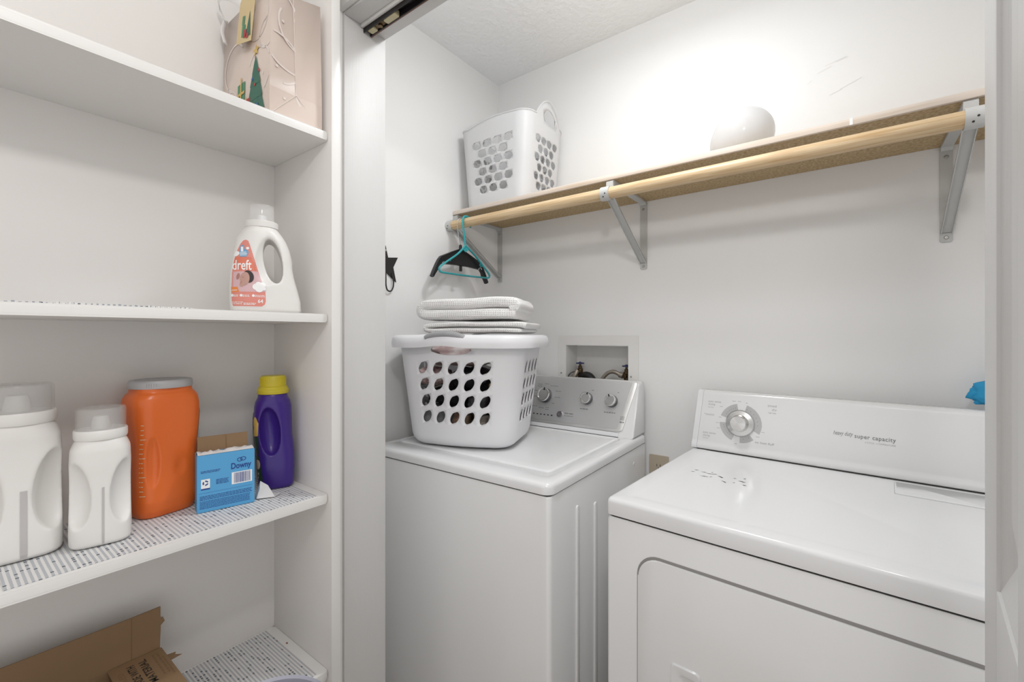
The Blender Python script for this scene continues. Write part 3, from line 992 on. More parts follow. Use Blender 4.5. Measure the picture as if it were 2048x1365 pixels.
wrapped_polys(t, tr, [ellp(-0.0300, 0.058, 0.0045, 0.011, 14)], M_LCREAM, 'label_flower', 0.0012, 0.004)
wrapped_polys(t, tr, [[(-0.0348, 0.026), (-0.029, 0.024), (-0.0275, 0.040), (-0.0348, 0.044)]], M_PAPER, 'label_barcode', 0.0012, 0.004)

# loose folded paper at the foot of the purple bottle
bm = NB()
rd = random.Random(11)
pts = [(-0.018, -0.010, 0.002), (0.016, -0.014, 0.001), (0.030, 0.004, 0.0015), (0.006, 0.012, 0.004), (-0.020, 0.010, 0.003), (-0.012, -0.004, 0.020), (0.004, 0.000, 0.024), (-0.010, 0.006, 0.034)]
V = [bm.verts.new(p) for p in pts]
for f in ((0, 1, 6), (0, 6, 5), (1, 2, 3), (1, 3, 6), (5, 6, 7), (4, 0, 5), (4, 5, 7), (3, 4, 7), (3, 7, 6)):
    bm.faces.new([V[i] for i in f])
pp = obj('paper_scrap', bm, M_PAPER, None, (-0.995, 0.4420, 0.9330), R(70), sharp=5)
tag(pp, 'crumpled white paper scrap at the foot of the purple bottle', 'paper')

# baby detergent bottle with coral label
t = thing('detergent_bottle', 'white handled bottle with coral baby label on middle shelf', 'detergent bottle', (-0.985, 0.439, 1.3255), R(66))
q = 0.000220
qx = q * 0.91
S_ = lambda y, x0, x1, d, e: ((1110 - y) * q, ((x0 + x1) / 2 - 605) * qx, (x1 - x0) / 2 * qx, 0, d, e)
bm = NB()
superloft(bm, [S_(1110, 290, 928, 0.037, 3.2), S_(1090, 276, 936, 0.041, 3.4), S_(1000, 272, 930, 0.042, 3.4), S_(900, 272, 905, 0.042, 3.2), S_(770, 276, 868, 0.041, 3.0), S_(680, 284, 852, 0.040, 2.8), S_(600, 296, 850, 0.039, 2.6), S_(500, 315, 825, 0.037, 2.5), S_(420, 330, 792, 0.036, 2.3),
               S_(350, 372, 745, 0.035, 2.1), S_(318, 400, 715, 0.0310, 2.0), S_(300, 410, 708, 0.0300, 2.0)], 56)
cutb = NB()
prism(cutb, [(0.0118 + 0.93 * p[0] * math.cos(R(8)) - p[1] * math.sin(R(-8)) * -1, 0.106 + p[1]) for p in ellp(0, 0, 0.0185, 0.046, 28)], 1, -0.1, 0.1)
cut2 = ellipsoid((0.006, -0.050, 0.112), (0.030, 0.026, 0.060), Matrix.Rotation(R(8), 3, 'Y'))
b = carved('bottle_body', bm, [cutb, cut2], M_BABY, t, 0.0022, 5)
tr = tree_of(b)
bm = NB()
cxn = (562 - 605) * qx
lathe(bm, [(0.0300, (1110 - 304) * q), (0.0310, (1110 - 300) * q), (0.0310, (1110 - 250) * q), (0.0297, (1110 - 243) * q), (0.010, (1110 - 243) * q)], 40, Matrix.Translation((cxn, 0, 0)))
obj('pour_collar', bm, M_BABY, t)
bm = NB()
lathe(bm, [(0.010, 0.1915), (0.0085, 0.205), (0.007, 0.206)], 20, Matrix.Translation((cxn, 0, 0)), cap=False)
obj('pour_spout', bm, M_PLAST, t)
bm = NB()
r_ = 0.0240
lathe(bm, [(r_, 0.1912), (r_ * 0.97, 0.222), (r_ * 0.92, 0.2255), (r_ * 0.05, 0.2255), (r_ * 0.05, 0.2240), (r_ * 0.86, 0.2238), (r_ * 0.90, 0.221), (r_ * 0.93, 0.1912)], 40, Matrix.Translation((cxn, 0, 0)), cap=False)
obj('clear_cap', bm, M_CAPCLR, t)
# label outline: photo-crop coordinates -> local
def L_(x, y):  # pixel grid used for the label drawing (0-774, 0-1365), left edge bottle 40
    return ((275 + (x - 45) * 0.502 - 605) * qx + 0.0015, (1110 - (440 + (y - 60) * 0.501)) * q)
LP = [L_(*p) for p in ((320, 55), (365, 75), (390, 140), (400, 230), (440, 430), (520, 640), (600, 800), (660, 960), (680, 1040), (685, 1200), (670, 1260), (610, 1300), (100, 1300), (75, 1260), (62, 1080), (62, 900), (72, 700), (85, 600), (115, 420), (165, 260), (220, 140), (275, 70))]
wrapped_polys(t, tr, [LP], M_WHITE, 'label', 0.0005, 0.006)
cxl = sum(p[0] for p in LP) / len(LP); czl = sum(p[1] for p in LP) / len(LP)
LPi = [(cxl + (p[0] - cxl) * 0.97, czl + (p[1] - czl) * 0.985) for p in LP]
wrapped_polys(t, tr, [LPi], M_CORAL, 'label_print', 0.0008, 0.005)
wrapped_polys(t, tr, [[L_(*p) for p in ((130, 395), (420, 390), (452, 480), (505, 630), (90, 640), (100, 540))]], M_CORAL2, 'label_band', 0.0010, 0.005)
wrapped_polys(t, tr, [[L_(*p) for p in ((80, 665), (530, 648), (600, 800), (655, 960), (672, 1020), (75, 1030), (75, 800))]], M_LPINK, 'label_picture', 0.0010, 0.005)
wrapped_polys(t, tr, [[L_(*p) for p in ((235, 170), (290, 165), (300, 240), (365, 270), (370, 320), (330, 385), (215, 385), (205, 300))]], M_LBLUE, 'label_badge', 0.0011, 0.004)
wrapped_text(t, tr, '1', L_(225, 0)[0] + 0.0012, L_(0, 285)[1], 0.0042, 0.0135, M_WHITE, 'lettering', 0.0014, 0.02)
wrapped_polys(t, tr, [[L_(*a), L_(*b), L_(*c), L_(*d)] for a, b, c, d in (((225, 300), (330, 292), (330, 304), (225, 312)), ((222, 326), (345, 318), (345, 330), (222, 338)), ((220, 352), (340, 345), (340, 356), (220, 364)))], M_WHITE, 'fine_print', 0.0014, 0.004)
wrapped_text(t, tr, 'dreft', L_(90, 0)[0], L_(0, 628)[1], L_(425, 0)[0] - L_(90, 0)[0], 0.0285, M_WHITE, 'lettering', 0.0014, 0.012, 0.0, 0.02)
def cl(cx, cy, r):  # ellipse in label pixels
    a = L_(cx, cy)
    return lambda rx, ry, rot=0.0: ellp(a[0], a[1], rx * 0.502 * qx, ry * 0.501 * q, 18, rot)
wrapped_polys(t, tr, [cl(170, 320, 0)(45, 40)], M_WHITE, 'label_cloud', 0.0012, 0.004)
wrapped_polys(t, tr, [cl(150, 350, 0)(40, 25)], M_WHITE, 'label_cloud', 0.0013, 0.004)
wrapped_polys(t, tr, [cl(355, 225, 0)(28, 24)], M_WHITE, 'label_heart', 0.0013, 0.004)
wrapped_polys(t, tr, [cl(370, 750, 0)(95, 115, R(10))], M_HAIR, 'label_baby_hair', 0.0013, 0.004)
wrapped_polys(t, tr, [cl(305, 790, 0)(85, 125, R(-8))], M_SKIN, 'label_baby_face', 0.0016, 0.004)
wrapped_polys(t, tr, [cl(190, 750, 0)(28, 60, R(-12))], M_SKIN2, 'label_baby_hand', 0.0015, 0.004)
wrapped_polys(t, tr, [cl(265, 880, 0)(42, 60, R(-30))], M_SKIN, 'label_baby_chin', 0.0018, 0.004)
wrapped_polys(t, tr, [cl(275, 765, 0)(22, 6, R(-20)), cl(245, 860, 0)(8, 26, R(-15))], M_SKIN2, 'label_baby_features', 0.0020, 0.004)
for i, (x, y, r1) in enumerate(((500, 930, 60), (560, 960, 75), (615, 900, 60), (545, 890, 55), (640, 960, 38))):
    wrapped_polys(t, tr, [cl(x, y, 0)(r1, r1 * 0.95)], M_WHITE, 'label_cloud', 0.0013 + i * 0.0001, 0.004)
wrapped_polys(t, tr, [[L_(*p) for p in ((66, 945), (180, 940), (210, 1030), (72, 1040))]], M_LORANGE, 'label_badge', 0.0012, 0.004)
wrapped_text(t, tr, 'newborn', L_(80, 0)[0], L_(0, 1015)[1], 0.0095, 0.006, M_WHITE, 'lettering', 0.0015)
lx = [L_(*p) for p in ((75, 1095), (230, 1095), (440, 1095))]
fl = []
for (a, b), w in zip(lx, (0.012, 0.016, 0.022)):
    fl += fine_lines(a + 0.004, a + w, b, 0.0011, 2, 0.0024, int(w * 1000))
    fl.append(ellp(a + 0.0015, b, 0.0024, 0.0028, 14))
a = L_(85, 1225); fl += fine_lines(a[0], a[0] + 0.019, a[1], 0.0013, 2, 0.0032, 8)
a = L_(285, 1240); fl += fine_lines(a[0], a[0] + 0.022, a[1], 0.0013, 2, 0.0026, 9)
wrapped_polys(t, tr, fl, M_WHITE, 'fine_print', 0.0014, 0.004)
a = L_(535, 1225); wrapped_text(t, tr, '64', a[0], a[1], 0.0092, 0.0105, M_WHITE, 'lettering', 0.0014, 0.02)

# ------------------------------------------------------------------ cardboard box on the bottom shelf
t = thing('cardboard_box', 'open brown cardboard box with printed flap on the lowest shelf', 'box', (-1.105, 0.288, 0.5482))
CT = 0.003
bx_, by_, bz_ = 0.152, 0.30, 0.102      # size in x, -y, z
bm = NB()
box(bm, (0, -by_, 0), (bx_, 0, CT))
obj('box_bottom', bm, M_BROWN_D, t)
for lo, hi in (((0, -by_, CT), (CT, 0, bz_)), ((bx_ - CT, -by_, CT), (bx_, 0, bz_)), ((CT, -CT, CT), (bx_ - CT, 0, bz_)), ((CT, -by_, CT), (bx_ - CT, -by_ + CT, bz_))):
    bm = NB(); box(bm, lo, hi, 0.0006, 1); obj('box_side', bm, M_BROWN, t)
bm = NB()
prism(bm, [(-by_, bz_), (-0.002, bz_), (-0.0005, bz_ + 0.046), (0.006, bz_ + 0.052), (0.0035, bz_ + 0.060), (-0.001, bz_ + 0.062), (-0.001, bz_ + 0.0835), (-0.06, bz_ + 0.083), (-by_, bz_ + 0.086)], 0, 0.0005, CT)
bf = obj('box_flap', bm, M_BROWN, t)
bm = NB(); box(bm, (CT, -0.047, bz_ + 0.001), (CT + 0.0004, -0.0455, bz_ + 0.082)); obj('flap_crease', bm, M_BROWN_D, bf)
bm = NB(); box(bm, (CT + 0.002, -0.082, bz_ + 0.0004), (bx_, 0.0, bz_ + 0.0028), 0.0006, 1)
ff = obj('box_flap', bm, M_BROWN, t)
bm = NB()
V = [bm.verts.new(p) for p in ((0.035, 0.0, bz_), (0.060, 0.0, bz_), (0.050, 0.022, bz_ - 0.004), (0.043, 0.012, bz_ - 0.002), (0.034, 0.016, bz_ - 0.003))]
bm.faces.new(V); obj('torn_paper', bm, M_BROWN, ff, sharp=None)
# print on the flap reads towards the wall
FM2 = plane_M((bx_ - 0.004, 0.0, bz_ + 0.0028), (-1, 0, 0), (0, 0, 1))
lettering(ff, FM2, 'MADE WITH', 0.046, 0.0475, width=0.078, height=0.0165, m=M_BLACKP, bold=0.015)
lettering(ff, FM2, 'MATERIAL', 0.042, 0.0300, width=0.086, height=0.0165, m=M_BLACKP, bold=0.015)
lettering(ff, FM2, 'RECYCLED', 0.030, 0.0655, width=0.085, height=0.0120, m=M_BROWN_D)
flat_polys(ff, FM2, fine_lines(0.050, 0.128, 0.0170, 0.0030, 2, 0.0070, 3) + fine_lines(0.040, 0.110, 0.0055, 0.0026, 1, 0.005, 4), M_BROWN_D, 'fine_print', 0.0003)
bm = NB()
V = [bm.verts.new((CT + 0.002 + x, -0.105 - 0.004 * k, bz_ + z)) for k, (x, z) in enumerate(((0, 0.0), (0.01, 0.0)))]
bm.free()
bm = NB(); box(bm, (CT, -by_ + 0.002, bz_ + 0.0004), (bx_, -by_ + 0.075, bz_ + 0.0028), 0.0006, 1); obj('box_flap', bm, M_BROWN, t)

# wastebasket below the frame edge
t = thing('wastebasket', 'lilac-grey round plastic bin whose rim shows at the bottom edge', 'bin', (-0.742, 0.330, 0.0))
bm = NB()
rb = 0.095
lathe(bm, [(rb * 0.72, 0.0), (rb * 0.98, 0.640), (rb * 1.03, 0.642), (rb * 1.045, 0.650), (rb * 1.04, 0.660), (rb * 1.0, 0.664), (rb * 0.965, 0.660), (rb * 0.955, 0.640), (rb * 0.70, 0.006), (0.001, 0.006), (0.001, 0.0)], 48, cap=False)
obj('bin_body', bm, M_LILAC, t)

# ------------------------------------------------------------------ wood shelf, rod, brackets
t = thing('wall_shelf', 'long raw particle board shelf above the washer and dryer', 'shelf', (WX, WY, 1.772))
LX = 0.44 - WX - 0.001
bm = NB(); box(bm, (0.002, -0.290, 0.0), (LX, -0.0005, 0.0155), 0.0006, 1); obj('board', bm, M_BOARD, t)
bm = NB(); box(bm, (0.002, -0.299, -0.0003), (LX, -0.2902, 0.0160), 0.0012); ed = obj('edge_strip', bm, M_NOSE, t); ed['label'] = 'pale wood front edge strip'
bm = NB(); box(bm, (1.300, -0.2996, 0.0), (1.306, -0.2992, 0.0158)); obj('joint_tape', bm, M_WHITE, t)
RY, RZ, RR = 1.289, 1.7215, 0.0182
bm = NB()
tube(bm, [(x, RY, RZ) for x in (-1.270, -0.8, -0.3, 0.2, 0.214)], RR, 28)
o = obj('closet_rod', bm, M_ROD, None)
tag(o, 'round natural pine closet rod under the wood shelf', 'rod')

BRK_L = {-1.2865: 'grey shelf bracket in the corner behind the hangers', -0.6045: 'grey shelf bracket in the middle above the dryer gap', 0.203: 'grey shelf bracket at the right end of the rod'}
for bxp, lab in BRK_L.items():
    t = thing('shelf_bracket', lab, 'bracket', (bxp, WY, 1.521), 0, 'brackets under the wood shelf')
    hw = 0.0115
    bm = NB()
    pts = rrect(-0.0125, 0.0, 0.0125, 0.2505, 0.006, 4)
    prism(bm, pts, 1, -0.0045, -0.0004)
    obj('wall_plate', bm, M_BRKT, t)
    bm = NB()
    prism(bm, [(-0.0046, 0.2400), (-0.0046, 0.2504), (-0.292, 0.2504), (-0.298, 0.2440), (-0.298, 0.226), (-0.290, 0.226), (-0.285, 0.2435), (-0.02, 0.2435), (-0.012, 0.236)], 0, -hw, hw)
    obj('top_arm', bm, M_BRKT, t)
    bm = NB()
    A, B = Vector((0, -0.006, 0.026)), Vector((0, -0.302, 0.205))
    d = (B - A).normalized(); nn = Vector((0, d.z, -d.y))
    for x0, x1, n0, n1 in ((-hw, hw, -0.0015, 0.0015), (-hw, -hw + 0.002, -0.007, 0.0), (hw - 0.002, hw, -0.007, 0.0)):
        vs_ = []
        for P in (A, B):
            for x, q_ in ((x0, n0), (x1, n0), (x1, n1), (x0, n1)):
                vs_.append(bm.verts.new(P + Vector((x, 0, 0)) + nn * q_))
        for i in range(4):
            bm.faces.new((vs_[i], vs_[(i + 1) % 4], vs_[4 + (i + 1) % 4], vs_[4 + i]))
        bm.faces.new(vs_[0:4][::-1]); bm.faces.new(vs_[4:8])
    obj('brace', bm, M_BRKT, t)
    bm = NB()
    cy, cz = RY - WY, RZ - 1.521
    arc = [R(a) for a in range(-50, -261, -15)]
    pr_o = [(cy + (RR + 0.0036) * math.cos(a), cz + (RR + 0.0036) * math.sin(a)) for a in arc]
    pr_i = [(cy + (RR + 0.0006) * math.cos(a), cz + (RR + 0.0006) * math.sin(a)) for a in arc[::-1]]
    hx = 0.0145
    prism(bm, pr_o + pr_i, 0, -hx, hx)
    if bxp > 0.1:   # end cup with closing plate and lug at the right end of the rod
        prism(bm, ellp(cy, cz, RR + 0.0035, RR + 0.0035, 24), 0, 0.0118, 0.0145)
    hk = obj('rod_hook', bm, M_BRKT, t)
    bm = NB()
    for dz in (-0.004, -0.013):
        a = math.asin(dz / (RR + 0.0036))
        Mh = Matrix.Translation((0.004 if dz > -0.01 else -0.003, cy, cz)) @ Matrix.Rotation(-a, 4, 'X') @ Matrix.Translation((0, -(RR + 0.0033), 0)) @ Matrix.Rotation(R(90), 4, 'X')
        lathe(bm, [(0.0022, 0), (0.0022, 0.0006)], 12, Mh)
    obj('rivet_hole', bm, M_DARK, hk)
    for z in (0.012, 0.222):
        bm = NB()
        lathe(bm, [(0.0050, 0.0045), (0.0050, 0.0055), (0.0036, 0.0070), (0.0, 0.0072)], 14, Matrix.Translation((0, 0, z)) @ Matrix.Rotation(R(90), 4, 'X'), cap=False)
        obj('screw', bm, M_SCREW, t)
    bm = NB(); box(bm, (-0.0125, -0.0052, 0.0235), (0.0125, -0.0045, 0.0245)); obj('weld_line', bm, M_SEAM, t)

# ------------------------------------------------------------------ hangers
t = thing('clothes_hanger', 'small teal plastic clothes hanger on the rod', 'hanger', (-1.198, RY, RZ), 0, 'hangers on the rod')
hb = 0.0042
def Y3(pts): return [(0, p[0], p[1]) for p in pts]
apex = (-0.008, -0.088)
bm = NB()
hookp = [(0.020, -0.016), (0.0235, 0.004), (0.012, 0.0205), (-0.004, 0.0235), (-0.018, 0.0165), (-0.0225, 0.0), (-0.019, -0.03), (-0.012, -0.065), (-0.008, -0.092)]
tube(bm, smooth_path(Y3(hookp), 5), 0.0046, 12, flat=0.75)
obj('hook', bm, M_TEAL, t)
bm = NB()
shp = [(-0.008, -0.092), (-0.050, -0.130), (-0.110, -0.168), (-0.140, -0.188), (-0.1475, -0.200), (-0.140, -0.2095), (-0.110, -0.2105), (0.0, -0.2095), (0.100, -0.2065), (0.126, -0.2050), (0.138, -0.1995), (0.136, -0.189), (0.110, -0.168), (0.050, -0.124), (-0.008, -0.092)]
tube(bm, smooth_path(Y3(shp), 4), 0.0046, 12, flat=0.8)
prism(bm, [(-0.008, -0.086), (-0.026, -0.108), (-0.008, -0.118), (0.010, -0.106)], 0, -0.002, 0.002)
obj('frame', bm, M_TEAL, t)
for s in (-1, 1):
    bm = NB()
    tube(bm, smooth_path(Y3([(s * 0.085 - 0.004, -0.151), (s * 0.085 - 0.006, -0.160), (s * 0.085 + s * 0.004, -0.162), (s * 0.085 + s * 0.008, -0.157)]), 4), 0.0018, 8)
    obj('strap_hook', bm, M_TEAL, t)

t = thing('clothes_hanger', 'black shaped suit hanger with steel hook behind the teal one', 'hanger', (-1.226, RY, RZ), R(-3), 'hangers on the rod')
bm = NB()
tube(bm, smooth_path(Y3([(0.014, -0.014), (0.0205, 0.004), (0.010, 0.0200), (-0.006, 0.0205), (-0.0195, 0.008), (-0.0215, -0.015), (-0.017, -0.045), (-0.009, -0.075), (-0.004, -0.098)]), 5), 0.0017, 8)
hk = obj('hook', bm, M_STEEL, t)
bm = NB(); lathe(bm, [(0.006, -0.104), (0.006, -0.088), (0.003, -0.085)], 14, Matrix.Translation((0, -0.006, 0))); obj('collar', bm, M_BLACK, t)
bm = NB()
n = 28
top, bot, wid = [], [], []
for i in range(n + 1):
    u = -1 + 2 * i / n
    au = abs(u)
    zt = -0.100 - 0.062 * au ** 1.1 - 0.050 * max(0, au - 0.72) ** 1.3 * 6
    hgt = 0.050 * (1 - au) ** 1.4 + 0.020 + 0.004 * math.sin(au * 3)
    if au > 0.85: hgt *= max(0.35, 1 - (au - 0.85) * 4)
    top.append((u * 0.150 - 0.004, zt)); bot.append((u * 0.150 - 0.004 - (0.006 * u if au > 0.8 else 0), zt - hgt)); wid.append(0.0050 + 0.0045 * au)
rows = []
for (ty, tz), (by2, bz2), w in zip(top, bot, wid):
    rows.append([bm.verts.new(p) for p in ((-w, ty, tz - 0.002), (-w * 0.4, ty, tz), (w * 0.4, ty, tz), (w, ty, tz - 0.002), (w, by2, bz2 + 0.002), (0, by2, bz2), (-w, by2, bz2 + 0.002))])
for a, b_ in zip(rows, rows[1:]):
    for k in range(7):
        bm.faces.new((a[k], a[(k + 1) % 7], b_[(k + 1) % 7], b_[k]))
bm.faces.new(rows[0][::-1]); bm.faces.new(rows[-1])
obj('shoulder', bm, M_BLACK, t)
for s in (-1, 1):
    bm = NB()
    tube(bm, smooth_path([(0.006, s * 0.098 - 0.010, -0.176), (0.010, s * 0.098 - 0.010, -0.170), (0.010, s * 0.098 - 0.002, -0.164), (0.010, s * 0.098 + 0.006, -0.172)], 4), 0.0016, 8)
    obj('clip', bm, M_STEEL, t)
bm = NB(); box(bm, (-0.004, -0.010, -0.190), (0.004, 0.0, -0.165), 0.001); obj('loop_tab', bm, M_BLACK, t)

# ------------------------------------------------------------------ star hook on the left wall
t = thing('star_hook', 'black metal star wall hook half hidden by the door jamb', 'wall hook', (WX, 0.970, 1.500))
st = [(0.006, 0.0925), (0.0165, 0.052), (0.0590, 0.0575), (0.0390, 0.020), (0.0515, -0.0320), (0.006, 0.002), (-0.0395, -0.0320), (-0.027, 0.020), (-0.047, 0.0575), (-0.0045, 0.052)]
bm = NB(); prism(bm, st, 0, 0.002, 0.0055); obj('star', bm, M_BLACKM, t)
bm = NB()
tube(bm, smooth_path([(0.0055, 0.030, 0.000), (0.010, 0.0345, -0.020), (0.011, 0.0345, -0.046), (0.011, 0.028, -0.062), (0.011, 0.018, -0.067), (0.011, 0.008, -0.062), (0.011, 0.003, -0.046), (0.010, 0.003, -0.020), (0.0055, 0.005, 0.010)], 5), 0.0025, 8)
obj('wire_loop', bm, M_BLACKM, t)
bm = NB(); lathe(bm, [(0.0035, 0.0), (0.0033, 0.0075), (0.001, 0.0085)], 10, Matrix.Translation((0, 0.006, 0.076)) @ Matrix.Rotation(R(90), 4, 'Y')); obj('screw', bm, M_SCREW, t)

# ------------------------------------------------------------------ balloon
t = thing('balloon', 'white inflated balloon resting on the wood shelf', 'balloon', (-0.252, 1.472, 1.7885))
bm = NB()
bmesh.ops.create_uvsphere(bm, u_segments=40, v_segments=28, radius=1.0)
RM = Matrix.Rotation(R(62), 3, 'Y')
for v in bm.verts:
    p = v.co.copy(); k = 1 - 0.10 * max(0, -p.z) ** 1.5
    p = Vector((p.x * 0.0795 * k, p.y * 0.0795 * k, p.z * (0.086 if p.z > 0 else 0.094)))
    v.co = RM @ p + Vector((0, 0, 0.0812))
zmin = min(v.co.z for v in bm.verts)
for v in bm.verts: v.co.z -= zmin - 0.0004
obj('balloon_skin', bm, M_BALLOON, t)
bm = NB(); lathe(bm, [(0.0025, -0.094), (0.004, -0.099), (0.003, -0.101), (0.007, -0.106)], 12, Matrix.Translation((0, 0, 0.0812 - zmin)) @ RM.to_4x4()); obj('knot', bm, M_BALLOON, t)

# ------------------------------------------------------------------ laundry baskets: thin shells with real holes
def holed_shell(point, cols, rows, hole, thickness):
    """point(u,v)->xyz with u along the perimeter (periodic), v up in half-cell units.
    cols: list of u breakpoints; rows: list of v breakpoints; hole(j)-> list of (k0, span_cols, rows_span, ellipse) anchored at column j"""
    bm = NB()
    cache = {}
    nU = len(cols) - 1
    def V(j, k):
        key = (j % nU, k)
        if key not in cache:
            cache[key] = bm.verts.new(point(cols[j % nU], rows[k]))
        return cache[key]
    used = set()
    for j in range(nU):
        for (k0, sc, sr, (ecx, ecy, erx, ery, rot)) in hole(j):
            for a in range(sc):
                for b in range(sr): used.add(((j + a) % nU, k0 + b))
            u0, u1, v0, v1 = cols[j], cols[j + sc], rows[k0], rows[k0 + sr]
            outer = []
            for a in range(sc): outer.append((j + a, k0))
            for b in range(sr): outer.append((j + sc, k0 + b))
            for a in range(sc, 0, -1): outer.append((j + a, k0 + sr))
            for b in range(sr, 0, -1): outer.append((j, k0 + b))
            ov = [V(*q) for q in outer]
            oa = []
            for (jj, kk) in outer:
                p = (cols[jj] - u0) / (u1 - u0) * 2 - 1; q = (rows[kk] - v0) / (v1 - v0) * 2 - 1
                oa.append(math.atan2(q - ecy, p - ecx) % (2 * math.pi))
            N_ = 24
            ring, ra = [], []
            for i in range(N_):
                t_ = 2 * math.pi * i / N_
                p = ecx + erx * math.cos(t_) * math.cos(rot) - ery * math.sin(t_) * math.sin(rot)
                q = ecy + erx * math.cos(t_) * math.sin(rot) + ery * math.sin(t_) * math.cos(rot)
                ring.append(bm.verts.new(point(u0 + (u1 - u0) * (p + 1) / 2, v0 + (v1 - v0) * (q + 1) / 2)))
                ra.append(math.atan2(q - ecy, p - ecx) % (2 * math.pi))
            # order both by angle and stitch
            O = sorted(zip(oa, range(len(ov)))); I = sorted(zip(ra, range(N_)))
            i = o_ = 0
            nO, nI = len(O), N_
            while i < nI or o_ < nO:
                ia = I[i][0] if i < nI else 99
                na = O[o_][0] if o_ < nO else 99
                ci, co = I[i % nI][1] if i < nI else I[0][1], O[o_ % nO][1] if o_ < nO else O[0][1]
                pi_, po = I[(i - 1) % nI][1], O[(o_ - 1) % nO][1]
                if ia <= na:
                    try: bm.faces.new((ring[pi_], ov[po], ring[ci]))
                    except ValueError: pass
                    i += 1
                else:
                    try: bm.faces.new((ring[pi_], ov[po], ov[co]))
                    except ValueError: pass
                    o_ += 1
    for j in range(nU):
        for k in range(len(rows) - 1):
            if (j, k) in used: continue
            bm.faces.new((V(j, k), V(j + 1, k), V(j + 1, k + 1), V(j, k + 1)))
    return bm, V, nU

def rr_point(a, b, r, u):
    """u in [0,8): even segments are the straight sides (front, right, back, left), odd the corners"""
    s = int(u) % 8; f = u - int(u)
    if s == 0: return (-(a - r) + 2 * (a - r) * f, -b)
    if s == 1: t_ = R(-90 + 90 * f); return ((a - r) + r * math.cos(t_), -(b - r) + r * math.sin(t_))
    if s == 2: return (a, -(b - r) + 2 * (b - r) * f)
    if s == 3: t_ = R(90 * f); return ((a - r) + r * math.cos(t_), (b - r) + r * math.sin(t_))
    if s == 4: return ((a - r) - 2 * (a - r) * f, b)
    if s == 5: t_ = R(90 + 90 * f); return (-(a - r) + r * math.cos(t_), (b - r) + r * math.sin(t_))
    if s == 6: return (-a, (b - r) - 2 * (b - r) * f)
    t_ = R(180 + 90 * f); return (-(a - r) + r * math.cos(t_), -(b - r) + r * math.sin(t_))

# --- basket on the washer
BKX, BKY, BKR = -1.032, 1.142, R(21)
BKZ = 0.9225
t = thing('laundry_basket', 'white laundry basket with grey handles full of clothes on washer', 'basket', (BKX, BKY, BKZ), BKR)
basket_t = t
BHt = 0.352
def bk_dims(z):
    f = max(0, min(1, z / BHt))
    a = 0.176 + 0.041 * f; b = 0.138 + 0.034 * f; r = 0.062 + 0.018 * f
    if z < 0.035:
        k = 1 - z / 0.035
        ins = 0.034 * (1 - math.sqrt(max(0, 1 - k * k)))
        a -= ins; b -= ins; r = max(0.03, r - ins * 0.6)
    return a, b, r
def bk_point(u, v):
    a, b, r = bk_dims(v)
    x, y = rr_point(a, b, r, u)
    if int(u) % 8 in (0,):   # front bulges a little
        f = u - int(u); y -= 0.010 * math.sin(math.pi * f)
    return (x, y, v)
cols = []
for s in range(8):
    m = {0: 5, 4: 5, 2: 4, 6: 4}.get(s, 6)
    for i in range(m): cols.append(s + i / m)
cols.append(8.0)
rows = [0.0, 0.004, 0.010, 0.020, 0.035, 0.073, 0.099, 0.125, 0.151, 0.177, 0.203, 0.229, 0.255, 0.281, 0.290, 0.308, 0.330, 0.344]
ci = {c: i for i, c in enumerate(cols)}
front_js = range(1, 6)
starts = {s: next(i for i, c in enumerate(cols) if abs(c - s) < 1e-9) for s in range(8)}
def bk_hole(j):
    out = []
    def in_side(s, m):
        return starts[s] <= j < starts[s] + m
    if in_side(0, 5) or in_side(4, 5) or in_side(2, 4) or in_side(6, 4):
        for k in (5, 7, 9, 11):
            out.append((k, 1, 2, (0, 0, 0.86, 0.53, R(53))))
    if j in (starts[0] + 1, starts[4] + 1):
        out.append((14, 3, 2, (-0.08, 0.05, 0.84, 0.82, 0)))
    return out
bm, V, nU = holed_shell(bk_point, cols, rows, bk_hole, 0.003)
bm.faces.new([V(j, 0) for j in range(nU)][::-1])
o = obj('basket_body', bm, M_PLAST_B, t, sharp=50)
md = o.modifiers.new('s', 'SOLIDIFY'); md.thickness = 0.0028; md.offset = -1
apply_mods(o)
# rim
bm = NB()
rim_prof = [(-0.004, 0.336), (0.0, 0.344), (0.014, 0.3465), (0.0215, 0.342), (0.0245, 0.333), (0.0235, 0.318), (0.0255, 0.317), (0.0275, 0.330), (0.0260, 0.346), (0.0200, 0.3535), (0.008, 0.357), (-0.004, 0.356), (-0.009, 0.350), (-0.0085, 0.336)]
us = [8 * i / 96 for i in range(96)]
rings = []
for u in us:
    a, b, r = bk_dims(0.344)
    lift = 0.0
    s = int(u) % 8; f = u - int(u)
    if s in (0, 4): lift = 0.007 * math.exp(-((f - 0.40) / 0.20) ** 2)
    ring = []
    for d, z in rim_prof:
        x, y = rr_point(a + d, b + d, r + d, u)
        if s == 0: y -= 0.010 * math.sin(math.pi * f)
        ring.append(bm.verts.new((x, y, z + lift)))
    rings.append(ring)
for i in range(96):
    a_, b_ = rings[i], rings[(i + 1) % 96]
    for k in range(len(rim_prof)):
        kk = (k + 1) % len(rim_prof)
        bm.faces.new((a_[k], b_[k], b_[kk], a_[kk]))
rim = obj('rim', bm, M_PLAST_B, t, sharp=40)
for sgn in (-1, 1):
    bm = NB()
    a, b, r = bk_dims(0.344)
    pts = []
    for i in range(17):
        f = i / 16
        x = -0.080 + 0.128 * f
        yy = -(b + 0.0155) - (0.010 * math.sin(math.pi * 0.46))
        pts.append((x, yy * 1.0 if sgn < 0 else (b + 0.0155), 0.347 + 0.0115 * math.sin(math.pi * f) ** 0.7))
    tube(bm, pts, [0.009 + 0.004 * math.sin(math.pi * i / 16) for i in range(17)], 14, flat=0.95)
    obj('handle_grip', bm, M_GRIP, t)

